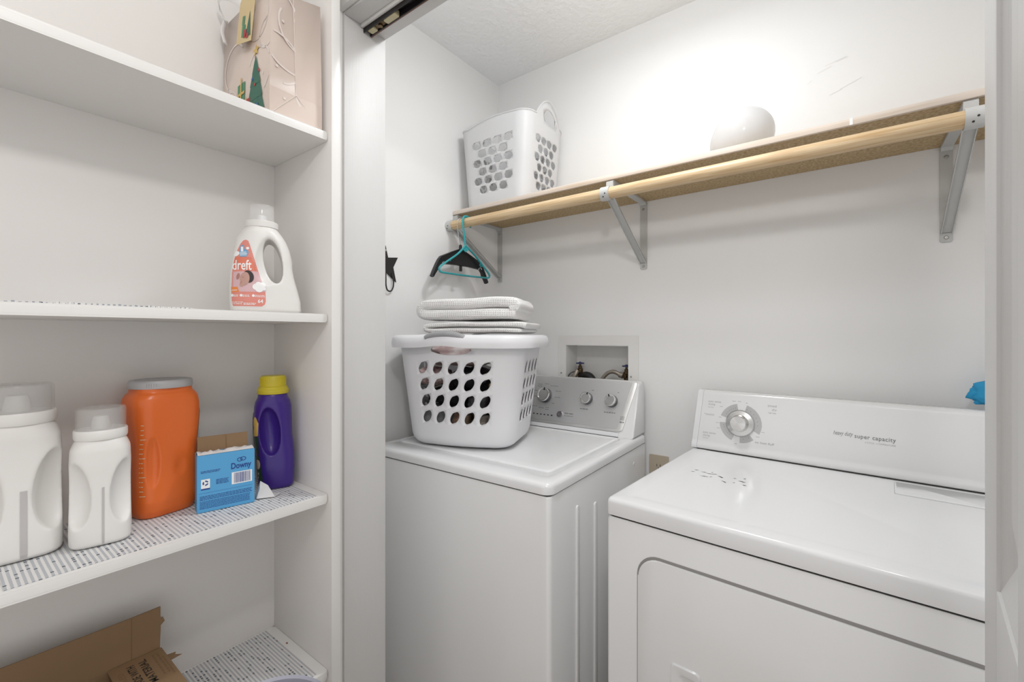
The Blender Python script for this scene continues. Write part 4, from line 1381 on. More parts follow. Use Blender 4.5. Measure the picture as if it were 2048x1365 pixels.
# --- tall soft basket on the wood shelf
t = thing('laundry_basket', 'empty white flexible laundry basket on the wood shelf', 'basket', (-1.104, 1.461, 1.7885), R(1.0))
FH = 0.312
def fx_dims(z):
    f = z / FH
    return 0.146 + 0.024 * f, 0.125 + 0.017 * f, 0.040 + 0.012 * f
def top_z(u):
    s = int(u) % 8; f = u - int(u)
    if s in (2, 6): return FH + 0.012 + 0.072 * max(0.0, math.sin(math.pi * min(1.0, max(0.0, (f - 0.06) / 0.94)))) ** 0.8
    if s in (0, 4): return FH + 0.012 * math.sin(math.pi * f) + 0.012 * (f if s == 0 else 1 - f)
    if s in (1, 5): return FH + 0.012
    return FH + 0.012 * ((u - int(u)) * -1 + 1)
def fx_point(u, v):
    # v in [0,1] is stretched up to the local rim height above 0.8
    z = v * FH if v <= 0.86 else 0.86 * FH + (v - 0.86) / 0.14 * (top_z(u) - 0.86 * FH)
    a, b, r = fx_dims(min(z, FH * 1.3))
    x, y = rr_point(a, b, r, u)
    return (x, y, z)
cols = []
US = [0.0] + [0.06 + 0.90 * k / 8 for k in range(9)]
for s in range(8):
    for f in (US if s % 2 == 0 else [0, .2, .4, .6, .8]): cols.append(s + f)
cols.append(8.0)
rows = [0.0, 0.03, 0.08] + [0.15 + 0.112 * i for i in range(7)] + [0.86, 0.895, 0.975, 1.0]
st8 = {s: next(i for i, c in enumerate(cols) if abs(c - s) < 1e-9) for s in range(8)}
def fx_hole(j):
    out = []
    for s in (0, 2, 4, 6):
        k = j - st8[s]
        for r_ in range(6):          # bricked rows: holes two column units wide
            if (r_ % 2 == 1 and k in (1, 3, 5, 7)) or (r_ % 2 == 0 and k in (2, 4, 6)):
                out.append((3 + r_, 2, 1, (0, 0, 0.80, 0.86, R(12))))
        if s in (2, 6) and k == 3:
            out.append((11, 5, 1, (0.1, 0.0, 0.92, 0.80, 0)))
    return out
bm, V, nU = holed_shell(fx_point, cols, rows, fx_hole, 0.003)
bm.faces.new([V(j, 0) for j in range(nU)][::-1])
o = obj('basket_body', bm, M_PLAST_T, t, sharp=50)
md = o.modifiers.new('s', 'SOLIDIFY'); md.thickness = 0.0024; md.offset = -1
apply_mods(o)
bm = NB()
tube(bm, [fx_point(8 * i / 128, 1.0) for i in range(128)], 0.0028, 8, closed=True)
obj('rolled_rim', bm, M_PLAST_T, t)

# ------------------------------------------------------------------ clothes in the washer basket, folded towels on top
def bw_(x, y, z):
    c_, s_ = math.cos(BKR), math.sin(BKR)
    return (BKX + x * c_ - y * s_, BKY + x * s_ + y * c_, BKZ + z)
def garment(name, label, cat, c, r, m, seed, amp=0.16):
    bm = NB()
    bmesh.ops.create_icosphere(bm, subdivisions=4, radius=1.0)
    off = Vector((seed * 7.3, seed * 3.1, seed * 1.7))
    for v in bm.verts:
        p = v.co.normalized()
        k = 1 + amp * (abs(noise.noise(p * 2.6 + off)) * 1.6 - 0.5) + amp * 0.45 * abs(noise.noise(p * 6.5 + off))
        q_ = Vector((math.copysign(abs(p.x) ** 0.75, p.x), math.copysign(abs(p.y) ** 0.75, p.y), math.copysign(abs(p.z) ** 0.85, p.z)))
        v.co = Vector((q_.x * r[0] * k, q_.y * r[1] * k, q_.z * r[2] * k))
    o = obj(name, bm, m, None, bw_(*c), BKR, sharp=60)
    return tag(o, label, cat, 'clothes in the washer basket')
def cloth(name, c, rough=0.9): return mat(name, c, rough)
M_CPINK = cloth('pink_floral_cloth', (0.50, 0.36, 0.34))
add_colour_noise(M_CPINK, (0.30, 0.16, 0.17), (0.62, 0.48, 0.45), 55, lo=0.38, hi=0.55)
M_CBLK = cloth('black_cloth', (0.008, 0.008, 0.009))
M_CGREY = cloth('heather_grey_cloth', (0.24, 0.25, 0.25))
M_CDGREY = cloth('dark_grey_cloth', (0.055, 0.050, 0.055))
M_CTAN = cloth('tan_gold_cloth', (0.36, 0.25, 0.10))
add_colour_noise(M_CTAN, (0.20, 0.12, 0.05), (0.50, 0.36, 0.16), 40, lo=0.42, hi=0.56)
M_CCREAM = cloth('cream_knit_cloth', (0.58, 0.53, 0.46))
M_CWHT = cloth('white_patterned_cloth', (0.55, 0.53, 0.50))
add_colour_noise(M_CWHT, (0.24, 0.15, 0.10), (0.64, 0.62, 0.60), 22, lo=0.42, hi=0.50)
M_CPLAID = cloth('tan_plaid_cloth', (0.34, 0.22, 0.15))
add_colour_noise(M_CPLAID, (0.24, 0.14, 0.10), (0.46, 0.33, 0.24), 30, lo=0.45, hi=0.55)
M_CSTRIPE = cloth('pale_pink_white_cloth', (0.52, 0.43, 0.41))
add_colour_noise(M_CSTRIPE, (0.42, 0.30, 0.29), (0.66, 0.60, 0.58), 14, lo=0.40, hi=0.58)
def gbox(label, x0, x1, z0, z1, y0, y1, m, seed, amp=0.14):
    garment('garment', label, 'clothes', ((x0 + x1) / 2, (y0 + y1) / 2, (z0 + z1) / 2), ((x1 - x0) * 0.47, (y1 - y0) * 0.47, (z1 - z0) * 0.47), m, seed, amp)
gbox('pink floral garment behind the upper left basket holes', -0.165, -0.045, 0.190, 0.252, -0.148, -0.02, M_CPINK, 1)
gbox('black garment filling the middle holes of the washer basket', -0.120, 0.020, 0.130, 0.190, -0.142, -0.02, M_CBLK, 2)
gbox('black garment behind the upper right basket holes', -0.034, 0.088, 0.184, 0.252, -0.148, -0.02, M_CBLK, 12)
gbox('heather grey garment behind the lower left basket holes', -0.152, -0.035, 0.008, 0.134, -0.138, -0.02, M_CGREY, 3)
gbox('dark grey garment behind the right middle basket holes', 0.022, 0.088, 0.098, 0.168, -0.142, -0.02, M_CDGREY, 4)
gbox('tan and gold garment behind the far right basket hole', 0.090, 0.165, 0.148, 0.220, -0.145, -0.02, M_CTAN, 5)
gbox('cream knitted garment behind the bottom basket holes', 0.030, 0.090, 0.008, 0.100, -0.138, -0.02, M_CCREAM, 6)
gbox('white and brown patterned garment behind the lower right hole', 0.092, 0.155, 0.030, 0.146, -0.138, -0.02, M_CWHT, 7)
gbox('tan plaid garment behind the bottom middle basket hole', -0.036, 0.030, 0.008, 0.112, -0.138, -0.02, M_CPLAID, 8)
gbox('pale pink and white garment bunched in the basket handle opening', -0.150, 0.130, 0.252, 0.340, -0.158, 0.09, M_CSTRIPE, 9, 0.16)
gbox('dark clothes heaped at the back of the washer basket', -0.140, 0.140, 0.010, 0.245, 0.0, 0.115, M_CDGREY, 10)

def towel(name, label, path, thick, depth, loc, rot, seed):
    """folded cloth: a thick band following path in (x,z), swept along y"""
    P = [Vector((p[0], 0, p[2])) for p in smooth_path([(a, 0, b) for a, b in path], 5)]
    n = len(P)
    top, bot, run = [], [], [0.0]
    for i in range(n):
        d = (P[min(i + 1, n - 1)] - P[max(i - 1, 0)]).normalized()
        nv = Vector((-d.z, 0, d.x))
        h = thick / 2 * (1 if 0 < i < n - 1 else 0.75)
        top.append(P[i] + nv * h); bot.append(P[i] - nv * h)
        if i: run.append(run[-1] + (P[i] - P[i - 1]).length)
    prof = top + bot[::-1]
    pu = run + [x + 0.0 for x in run[::-1]]
    bm = NB()
    uvl = bm.loops.layers.uv.new('UVMap')
    NY = 20
    rings = []
    uvs = {}
    for k in range(NY + 1):
        y = depth * (k / NY - 0.5)
        e = min(k, NY - k)
        sh = {0: 0.72, 1: 0.92}.get(e, 1.0)
        ring = []
        for i, p in enumerate(prof):
            c_ = P[i] if i < n else P[2 * n - 1 - i]
            q_ = c_ + (p - c_) * sh
            w = noise.noise(Vector((q_.x * 9 + seed, y * 9, q_.z * 16))) * 0.0035
            v = bm.verts.new((q_.x + w, y + noise.noise(Vector((q_.x * 12, q_.z * 30, seed))) * 0.004 * (1 if e < 2 else 0), q_.z + w))
            uvs[v] = (pu[i], y)
            ring.append(v)
        rings.append(ring)
    m_ = len(prof)
    for a, b in zip(rings, rings[1:]):
        for i in range(m_):
            bm.faces.new((a[i], a[(i + 1) % m_], b[(i + 1) % m_], b[i]))
    def capf(ring):
        for i in range(n - 1):
            bm.faces.new((ring[i], ring[i + 1], ring[m_ - 2 - i], ring[m_ - 1 - i]))
    capf(rings[0]); capf(rings[-1])
    for f in bm.faces:
        for lp in f.loops:
            lp[uvl].uv = uvs[lp.vert]
    bm.normal_update()
    # end faces run along x and z
    for f in bm.faces:
        if abs(f.normal.y) > 0.8:
            for lp in f.loops: lp[uvl].uv = (lp.vert.co.x, lp.vert.co.z)
    o = obj(name, bm, M_TOWEL, None, loc, rot, sharp=70)
    sd = o.modifiers.new('s', 'SUBSURF'); sd.levels = 1; sd.render_levels = 1
    apply_mods(o)
    return tag(o, label, 'towel', 'folded towels on the basket')
towel('folded_towel', 'lower folded white waffle towel on the full basket', [(0.165, 0.009), (0.05, 0.009), (-0.09, 0.009), (-0.150, 0.010), (-0.166, 0.0185), (-0.150, 0.027), (-0.06, 0.028), (0.06, 0.028), (0.150, 0.027), (0.176, 0.022)], 0.0180, 0.215, bw_(0.040, -0.005, 0.3625), BKR, 3.0)
towel('folded_towel', 'upper folded white waffle towel on top of the other', [(0.150, 0.030), (0.166, 0.040), (0.158, 0.052), (0.10, 0.055), (0.0, 0.051), (-0.09, 0.052), (-0.146, 0.047), (-0.160, 0.033), (-0.146, 0.019), (-0.08, 0.018), (0.06, 0.018), (0.140, 0.018), (0.168, 0.017)], 0.0365, 0.200, bw_(0.014, -0.012, 0.4060), BKR, 8.0)

# ------------------------------------------------------------------ recessed water outlet box
t = thing('outlet_box', 'white recessed washer outlet box with blue-handled valves and hoses', 'outlet box', (HX0, WY, HZ0))
w_, h_ = HX1 - HX0, HZ1 - HZ0
bm = NB()
for lo, hi in (((-0.0340, -0.0040, -0.034), (0.0, -0.0004, h_ + 0.0375)), ((w_, -0.0040, -0.034), (w_ + 0.0385, -0.0004, h_ + 0.0375)), ((0.0, -0.0040, h_), (w_, -0.0004, h_ + 0.0375)), ((0.0, -0.0040, -0.034), (w_, -0.0004, 0.0))):
    box(bm, lo, hi)
bmesh.ops.remove_doubles(bm, verts=bm.verts, dist=1e-5)
obj('frame', bm, M_BOXW, t)
bm = NB()
th = 0.002
e = 0.0003
box(bm, (e, -0.003, e), (th, 0.092, h_ - e)); box(bm, (w_ - th, -0.003, e), (w_ - e, 0.092, h_ - e))
box(bm, (th, -0.003, e), (w_ - th, 0.092, th)); box(bm, (th, -0.003, h_ - th), (w_ - th, 0.092, h_ - e)); box(bm, (th, 0.090, th), (w_ - th, 0.092, h_ - th))
obj('recess', bm, M_BOXW, t)
for x in (-0.020, w_ + 0.010):
    bm = NB(); lathe(bm, [(0.0035, 0.004), (0.0033, 0.0055), (0.001, 0.006)], 12, Matrix.Translation((x, 0, 0.1215)) @ Matrix.Rotation(R(90), 4, 'X')); obj('screw', bm, M_SCREW, t)
def valve(x, z):
    bm = NB()
    lathe(bm, [(0.010, -0.10), (0.010, -0.045), (0.0125, -0.045), (0.0125, -0.020), (0.008, -0.018), (0.008, -0.010), (0.0045, -0.008), (0.0045, 0.006)], 18, Matrix.Translation((x, 0.055, z)))
    tube(bm, [(x, 0.055, z - 0.034), (x, 0.030, z - 0.034)], 0.009, 14)
    v_ = obj('valve', bm, M_BRASS, t)
    bm = NB()
    lathe(bm, [(0.005, 0.0), (0.006, 0.003), (0.005, 0.008), (0.002, 0.009)], 14, Matrix.Translation((x, 0.055, z)))
    for k in range(6):
        a = R(60 * k + 15)
        box(bm, (0.003, -0.0022, 0.0), (0.0165, 0.0022, 0.0052), 0.0012, M=Matrix.Translation((x, 0.055, z)) @ Matrix.Rotation(a, 4, 'Z'))
    bmesh.ops.create_cone(bm, cap_ends=False, segments=24, radius1=0.0175, radius2=0.0175, depth=0.004, matrix=Matrix.Translation((x, 0.055, z + 0.0026)))
    obj('valve_handle', bm, M_VALVEB, v_)
VZ = 1.158 - HZ0
valve(-0.9000 - HX0, VZ); valve(-0.6955 - HX0, VZ - 0.004)
bm = NB()
x = -0.6955 - HX0
tube(bm, [(x - 0.004, 0.030, VZ - 0.038), (x - 0.018, 0.030, VZ - 0.034)], 0.0115, 16)
tube(bm, smooth_path([(x - 0.016, 0.030, VZ - 0.035), (x - 0.040, 0.030, VZ - 0.024), (x - 0.066, 0.028, VZ - 0.030), (x - 0.088, 0.024, VZ - 0.055), (x - 0.100, 0.020, VZ - 0.090), (x - 0.104, 0.020, VZ - 0.145)], 6), 0.0078, 14)
obj('supply_hose', bm, M_HOSE, t)
bm = NB()
x = -0.9000 - HX0
tube(bm, smooth_path([(x, 0.030, VZ - 0.028), (x - 0.002, 0.022, VZ - 0.040), (x - 0.010, 0.016, VZ - 0.060), (x - 0.015, 0.012, VZ - 0.10), (x - 0.014, 0.012, VZ - 0.145)], 6), 0.0095, 14)
obj('supply_hose', bm, M_HOSE, t)
bm = NB()
tube(bm, smooth_path([(x + 0.012, 0.045, VZ - 0.120), (x + 0.014, 0.043, VZ - 0.066), (x + 0.032, 0.040, VZ - 0.047), (x + 0.060, 0.036, VZ - 0.055), (x + 0.084, 0.030, VZ - 0.094), (x + 0.094, 0.026, VZ - 0.145)], 6), 0.0165, 18)
obj('drain_hose', bm, M_RUBBER, t)
bm = NB()
tube(bm, smooth_path([(x - 0.010, 0.032, VZ - 0.030), (x - 0.026, 0.015, VZ - 0.040), (x - 0.032, 0.008, VZ - 0.060), (x - 0.031, 0.006, VZ - 0.09)], 5), 0.0018, 8)
obj('tie_strap', bm, M_RUBBER, t)

# electric outlet between the machines
t = thing('electric_outlet', 'beige electric outlet plate on the wall between the machines', 'outlet', (-0.548, WY, 0.786))
bm = NB(); prism(bm, rrect(-0.035, -0.057, 0.035, 0.057, 0.004, 4), 1, -0.005, -0.0004); obj('plate', bm, M_BEIGE, t)
for z in (0.0195, -0.0195):
    bm = NB(); prism(bm, [(p[0], p[1] + z) for p in ellp(0, 0, 0.0172, 0.0140, 24)], 1, -0.0068, -0.0051); rc = obj('receptacle', bm, M_BEIGE, t)
    bm = NB()
    for x0 in (-0.0070, 0.0050): box(bm, (x0, -0.0072, z - 0.003), (x0 + 0.002, -0.0066, z + 0.006))
    prism(bm, ellp(0, z - 0.008, 0.0024, 0.0024, 12), 1, -0.0072, -0.0066)
    obj('slots', bm, M_DARK, rc)

# ------------------------------------------------------------------ washer
t = thing('washing_machine', 'white top-loading washing machine with silver console under the basket', 'washer', (-1.258, 0.893, 0), R(1.4))
WW, WD = 0.685, 0.69
def loops(bm, specs, fill_top=True, fill_bot=True, n=6):
    rings = []
    for (x0, y0, x1, y1, r, z) in specs:
        rings.append([bm.verts.new((p[0], p[1], z)) for p in rrect(x0, y0, x1, y1, r, n)])
    for a, b in zip(rings, rings[1:]):
        m_ = len(a)
        for i in range(m_):
            bm.faces.new((a[i], a[(i + 1) % m_], b[(i + 1) % m_], b[i]))
    if fill_bot: bm.faces.new(rings[0][::-1])
    if fill_top: bm.faces.new(rings[-1])
bm = NB()
loops(bm, [(0.002, 0.002, WW - 0.002, WD - 0.004, 0.012, 0.02), (0.002, 0.002, WW - 0.002, WD - 0.004, 0.012, 0.880), (0.004, 0.004, WW - 0.004, WD - 0.006, 0.011, 0.8845)])
body = obj('cabinet', bm, M_APPL, t, sharp=40)
for y0, y1 in ((0.135, 0.150), (0.245, 0.262)):     # pressed ribs of the side panel
    bm = NB()
    prism(bm, rrect(y0, 0.10, y1, 0.825 if y0 < 0.2 else 0.80, 0.0072, 6), 0, WW - 0.0025, WW + 0.0032)
    es = [e_ for e_ in bm.edges if abs(e_.verts[0].co.x - (WW + 0.0032)) < 1e-5 and abs(e_.verts[1].co.x - (WW + 0.0032)) < 1e-5]
    bmesh.ops.bevel(bm, geom=es, offset=0.003, segments=3, affect='EDGES', profile=0.5)
    obj('side_rib', bm, M_APPL, t, sharp=50)
bm = NB(); lathe(bm, [(0.007, 0.0), (0.006, 0.0025), (0.003, 0.0035)], 14, Matrix.Translation((WW - 0.003, 0.565, 0.836)) @ Matrix.Rotation(R(90), 4, 'Y')); obj('side_dimple', bm, M_APPL, t)
bm = NB(); loops(bm, [(0.008, 0.008, WW - 0.008, WD - 0.01, 0.010, 0.8846), (0.008, 0.008, WW - 0.008, WD - 0.01, 0.010, 0.8889)]); obj('deck_seam', bm, M_DARK, t)
LX0, LY0, LX1, LY1 = 0.033, 0.078, 0.640, 0.568
bm = NB()
loops(bm, [(0, 0, WW, WD, 0.026, 0.8890), (0, 0, WW, WD, 0.026, 0.9050), (0.002, 0.002, WW - 0.002, WD - 0.002, 0.025, 0.9110), (0.006, 0.006, WW - 0.006, WD - 0.006, 0.023, 0.9152), (0.012, 0.012, WW - 0.012, WD - 0.012, 0.020, 0.9170),
           (LX0, LY0, LX1, LY1, 0.020, 0.9172), (LX0 + 0.003, LY0 + 0.003, LX1 - 0.003, LY1 - 0.003, 0.018, 0.9150), (LX0 + 0.004, LY0 + 0.004, LX1 - 0.004, LY1 - 0.004, 0.017, 0.9105)])
obj('deck', bm, M_APPL2, t, sharp=45)
bm = NB()
g_ = 0.0062
loops(bm, [(LX0 + g_, LY0 + g_, LX1 - g_, LY1 - g_, 0.016, 0.9106), (LX0 + g_, LY0 + g_, LX1 - g_, LY1 - g_, 0.016, 0.9150), (LX0 + g_ + 0.003, LY0 + g_ + 0.003, LX1 - g_ - 0.003, LY1 - g_ - 0.003, 0.015, 0.9190), (LX0 + g_ + 0.009, LY0 + g_ + 0.009, LX1 - g_ - 0.009, LY1 - g_ - 0.009, 0.012, 0.9202),
           (LX0 + 0.055, LY0 + 0.050, LX1 - 0.055, LY1 - 0.03, 0.03, 0.9192)])
obj('lid', bm, M_APPL2, t, sharp=45)
# console
SLO = 0.3617
def cy(z): return 0.570 + (z - 0.917) * SLO
bm = NB()
prof = [(cy(0.9175), 0.9175), (cy(1.095), 1.095), (cy(1.107) + 0.002, 1.107), (0.655, 1.1120), (0.676, 1.108), (0.686, 1.095), (0.686, 0.9175)]
prism(bm, prof, 0, 0.004, 0.680)
es = [e_ for e_ in bm.edges if abs(e_.verts[0].co.x - e_.verts[1].co.x) < 1e-6]
bmesh.ops.bevel(bm, geom=es, offset=0.010, segments=3, affect='EDGES', profile=0.5)
obj('console', bm, M_APPL, t, sharp=50)
CM_ = plane_M((0, cy(0.917), 0.917), (1, 0, 0), (0, -1, SLO))     # x right, y up the slope
def sz(z): return (z - 0.917) / 0.9404
def plate(name, quad, r, m, e0, e1, parent, bev=0.0):
    """rounded quad on the console slope"""
    (ax, ay), (bx2, by3), (cx, cy2), (dx, dy) = quad
    base = rrect(0, 0, 1, 1, r, 6)
    pts = []
    for u, v in base:
        pts.append(((ax * (1 - u) + bx2 * u) * (1 - v) + (dx * (1 - u) + cx * u) * v, (ay * (1 - u) + by3 * u) * (1 - v) + (dy * (1 - u) + cy2 * u) * v))
    bm = NB()
    A = [bm.verts.new(CM_ @ Vector((p[0], p[1], e0))) for p in pts]
    B = [bm.verts.new(CM_ @ Vector((p[0], p[1], e1))) for p in pts]
    n_ = len(pts)
    for i in range(n_): bm.faces.new((A[i], A[(i + 1) % n_], B[(i + 1) % n_], B[i]))
    tf = bm.faces.new(B); bm.faces.new(A[::-1])
    if bev:
        bmesh.ops.bevel(bm, geom=list(tf.edges), offset=bev, segments=2, affect='EDGES', profile=0.5)
    return obj(name, bm, m, parent, sharp=30)
S1, S2 = sz(0.934), sz(1.1075)
cbz = plate('console_bezel', [(0.036, S1), (0.636, S1), (0.672, S2 + 0.004), (0.012, S2 + 0.004)], 0.055, M_BEZEL, 0.0002, 0.0050, t, 0.003)
pan = plate('console_panel', [(0.050, S1 + 0.010), (0.617, S1 + 0.010), (0.655, S2 - 0.001), (0.026, S2 - 0.001)], 0.035, M_PANEL, 0.0051, 0.0062, t)
lip = plate('console_lip', [(0.020, 0.001), (0.622, 0.001), (0.624, 0.0155), (0.020, 0.0155)], 0.02, M_APPL2, 0.0003, 0.0030, t)
plate('hinge_gap', [(0.020, -0.0004), (0.624, -0.0004), (0.624, 0.0012), (0.020, 0.0012)], 0.01, M_DARK, 0.0004, 0.0034, t)
def washer_knob(x, z, r, ang, ticks=0):
    Mk = CM_ @ Matrix.Translation((x, sz(z), 0.0062))
    bm = NB()
    lathe(bm, [(r * 1.02, 0.0), (r * 1.02, 0.005), (r * 0.98, 0.006), (r * 0.97, 0.020)], 36, Mk, cap=False)
    k_ = obj('knob', bm, M_KNOBD, t)
    bm = NB()
    lathe(bm, [(r * 0.97, 0.018), (r * 0.98, 0.0205), (r * 0.90, 0.0235), (r * 0.78, 0.0240), (r * 0.72, 0.0225), (r * 0.0, 0.0225)], 36, Mk, cap=False)
    obj('knob_cap', bm, M_CHROME, k_)
    bm = NB()
    box(bm, (-0.0022, r * 0.60, 0.0226), (0.0022, r * 1.0, 0.0250), 0.0008, M=Mk @ Matrix.Rotation(ang, 4, 'Z'))
    obj('knob_pointer', bm, M_BLACK, k_)
washer_knob(0.302, 1.034, 0.0285, R(-8)); washer_knob(0.486, 1.036, 0.0222, R(-25)); washer_knob(0.585, 1.035, 0.0222, R(18)); 
PMx = CM_ @ Matrix.Translation((0, 0, 0.0062))
def wp(x, z): return (x, sz(z))
fl = []
for x, z, w in ((0.258, 1.075, 0.020), (0.258, 1.068, 0.020), (0.290, 1.078, 0.020), (0.318, 1.072, 0.034), (0.345, 1.053, 0.026), (0.345, 1.030, 0.026), (0.336, 1.006, 0.012), (0.238, 1.050, 0.026), (0.238, 1.027, 0.026), (0.246, 0.990, 0.028), (0.280, 0.985, 0.026), (0.312, 0.988, 0.016), (0.312, 0.981, 0.016), (0.500, 1.067, 0.008), (0.602, 1.066, 0.008)):
    fl += fine_lines(x, x + w, sz(z), 0.0020, 1, 0.004, int(x * 1000))
fl += fine_lines(0.463, 0.498, sz(0.997), 0.0032, 1, 0.004, 3) + fine_lines(0.560, 0.606, sz(0.994), 0.0032, 1, 0.004, 4) + fine_lines(0.400, 0.444, sz(0.974), 0.0040, 1, 0.004, 6) + fine_lines(0.400, 0.440, sz(0.966), 0.0022, 1, 0.004, 7)
fl += fine_lines(0.624, 0.640, sz(0.985), 0.0016, 3, 0.0050, 8) + fine_lines(0.624, 0.640, sz(0.966), 0.0036, 1, 0.0050, 8)
flat_polys(t, PMx, fl, M_GREY_PRINT, 'fine_print', 0.0003)
bm = NB()
for i in range(6):
    x = 0.260 + i * 0.0165
    box(bm, (x, sz(0.9625) - 0.002, 0), (x + 0.007, sz(0.9625) + 0.002, 0.0012), 0.0006, 1, M=PMx)
obj('indicator_lights', bm, M_BLACK, t)
bm = NB(); lathe(bm, [(0.0125, 0), (0.0125, 0.004), (0.0110, 0.0052), (0.0060, 0.0052), (0.0055, 0.0048), (0.0, 0.0048)], 28, PMx @ Matrix.Translation((0.382, sz(0.970), 0)), cap=False); obj('start_button', bm, M_CHROME_D, t)

# ------------------------------------------------------------------ dryer
t = thing('clothes_dryer', 'white clothes dryer with scuffed top and round dial at right', 'dryer', (-0.437, 0.930, 0), R(-3.0))
DW, DD = 0.737, 0.648
bm = NB()
loops(bm, [(0.001, 0.001, DW - 0.001, DD - 0.002, 0.010, 0.02), (0.001, 0.001, DW - 0.001, DD - 0.002, 0.010, 0.8665), (0.004, 0.004, DW - 0.004, DD - 0.004, 0.009, 0.8720)])
obj('cabinet', bm, M_APPL, t, sharp=40)
bm = NB(); loops(bm, [(0.008, 0.006, DW - 0.008, DD - 0.008, 0.008, 0.8721), (0.008, 0.006, DW - 0.008, DD - 0.008, 0.008, 0.8769)]); obj('top_seam', bm, M_DARK, t)
bm = NB()
loops(bm, [(0, 0, DW, DD, 0.012, 0.8770), (0, 0, DW, DD, 0.012, 0.9040), (0.0015, 0.0015, DW - 0.0015, DD - 0.0015, 0.0115, 0.9090), (0.005, 0.005, DW - 0.005, DD - 0.005, 0.0105, 0.9128), (0.010, 0.010, DW - 0.010, DD - 0.010, 0.008, 0.9140), (0.045, 0.040, DW - 0.045, DD - 0.05, 0.008, 0.9140), (0.050, 0.045, DW - 0.050, DD - 0.055, 0.008, 0.9132)])
top = obj('top_panel', bm, M_APPL2, t, sharp=45)
rd = random.Random(21)
bm = NB()
for (x, y, w, a) in ((0.086, 0.338, 0.010, 0.2), (0.083, 0.318, 0.010, 0.2), (0.106, 0.330, 0.012, 0.3), (0.118, 0.326, 0.020, 0.15), (0.135, 0.330, 0.010, 0.4), (0.112, 0.296, 0.022, 0.05), (0.150, 0.322, 0.016, -0.5), (0.168, 0.288, 0.014, -0.7), (0.186, 0.326, 0.008, 0.3), (0.200, 0.312, 0.014, 0.1), (0.210, 0.308, 0.008, 0.2), (0.192, 0.290, 0.006, 0.3), (0.216, 0.285, 0.008, 0.2), (0.136, 0.300, 0.004, 1.0), (0.128, 0.340, 0.005, 1.0), (0.158, 0.312, 0.006, 0.2), (0.206, 0.340, 0.006, 0.1)):
    n_ = 7
    up, dn = [], []
    for i in range(n_):
        u = i / (n_ - 1)
        px, py = x + w * u, y + w * a * u
        hw_ = 0.0020 * math.sin(math.pi * min(0.97, max(0.03, u))) * rd.uniform(0.4, 1.5)
        up.append((px, py + hw_)); dn.append((px, py - hw_))
    bm.faces.new([bm.verts.new((p[0], p[1], 0.9136)) for p in up + dn[::-1]])
obj('scuff_mark', bm, M_SCUFF, top, sharp=None)
bm = NB(); loops(bm, [(0.4985, 0.447, 0.660, 0.552, 0.004, 0.9133), (0.4985, 0.447, 0.660, 0.552, 0.004, 0.9136)]); obj('filter_seam', bm, M_RING, t)
bm = NB(); loops(bm, [(0.4995, 0.4478, 0.659, 0.5512, 0.004, 0.9136), (0.4995, 0.4478, 0.659, 0.5512, 0.004, 0.9146), (0.5015, 0.4495, 0.657, 0.5495, 0.004, 0.9155)]); obj('lint_filter_lid', bm, M_APPL2, t)
# door
bm = NB()
DX0, DX1, DZ0, DZ1 = 0.0745, 0.6635, 0.215, 0.8145
prism(bm, rrect(DX0, DZ0, DX1, DZ1, 0.048, 8), 1, -0.0007, 0.0015); obj('door_gap', bm, M_SEAM, t)
bm = NB()
prism(bm, rrect(DX0 + 0.0035, DZ0 + 0.0035, DX1 - 0.0035, DZ1 - 0.0055, 0.0455, 8), 1, -0.0055, -0.0008)
es = [e_ for e_ in bm.edges if abs(e_.verts[0].co.y + 0.0055) < 1e-6 and abs(e_.verts[1].co.y + 0.0055) < 1e-6]
bmesh.ops.bevel(bm, geom=es, offset=0.003, segments=3, affect='EDGES', profile=0.5)
door = obj('door', bm, M_APPL, t, sharp=45)
bm = NB()
ro = rrect(0.1485, 0.470, 0.2085, 0.6160, 0.010, 5); ri = rrect(0.1660, 0.485, 0.2020, 0.5990, 0.008, 5); r2 = rrect(0.1700, 0.490, 0.1990, 0.5950, 0.007, 5)
lv = [(ro, -0.0054), (rrect(0.1505, 0.472, 0.2065, 0.6140, 0.009, 5), -0.0095), (rrect(0.164, 0.483, 0.204, 0.601, 0.008, 5), -0.0095), (ri, -0.0085), (r2, -0.0058)]
rr_ = [[bm.verts.new((p[0], y, p[1])) for p in pts] for pts, y in lv]
for a, b in zip(rr_, rr_[1:]):
    for i in range(len(a)): bm.faces.new((a[i], a[(i + 1) % len(a)], b[(i + 1) % len(b)], b[i]))
bm.faces.new(rr_[-1])
obj('door_pull', bm, M_APPL2, door, sharp=35)
for z in (0.762, 0.698):
    bm = NB(); box(bm, (DX0 + 0.0002, -0.0016, z - 0.003), (DX0 + 0.0030, -0.0006, z + 0.003), 0.0005); obj('hinge_pin', bm, M_STEEL, door)
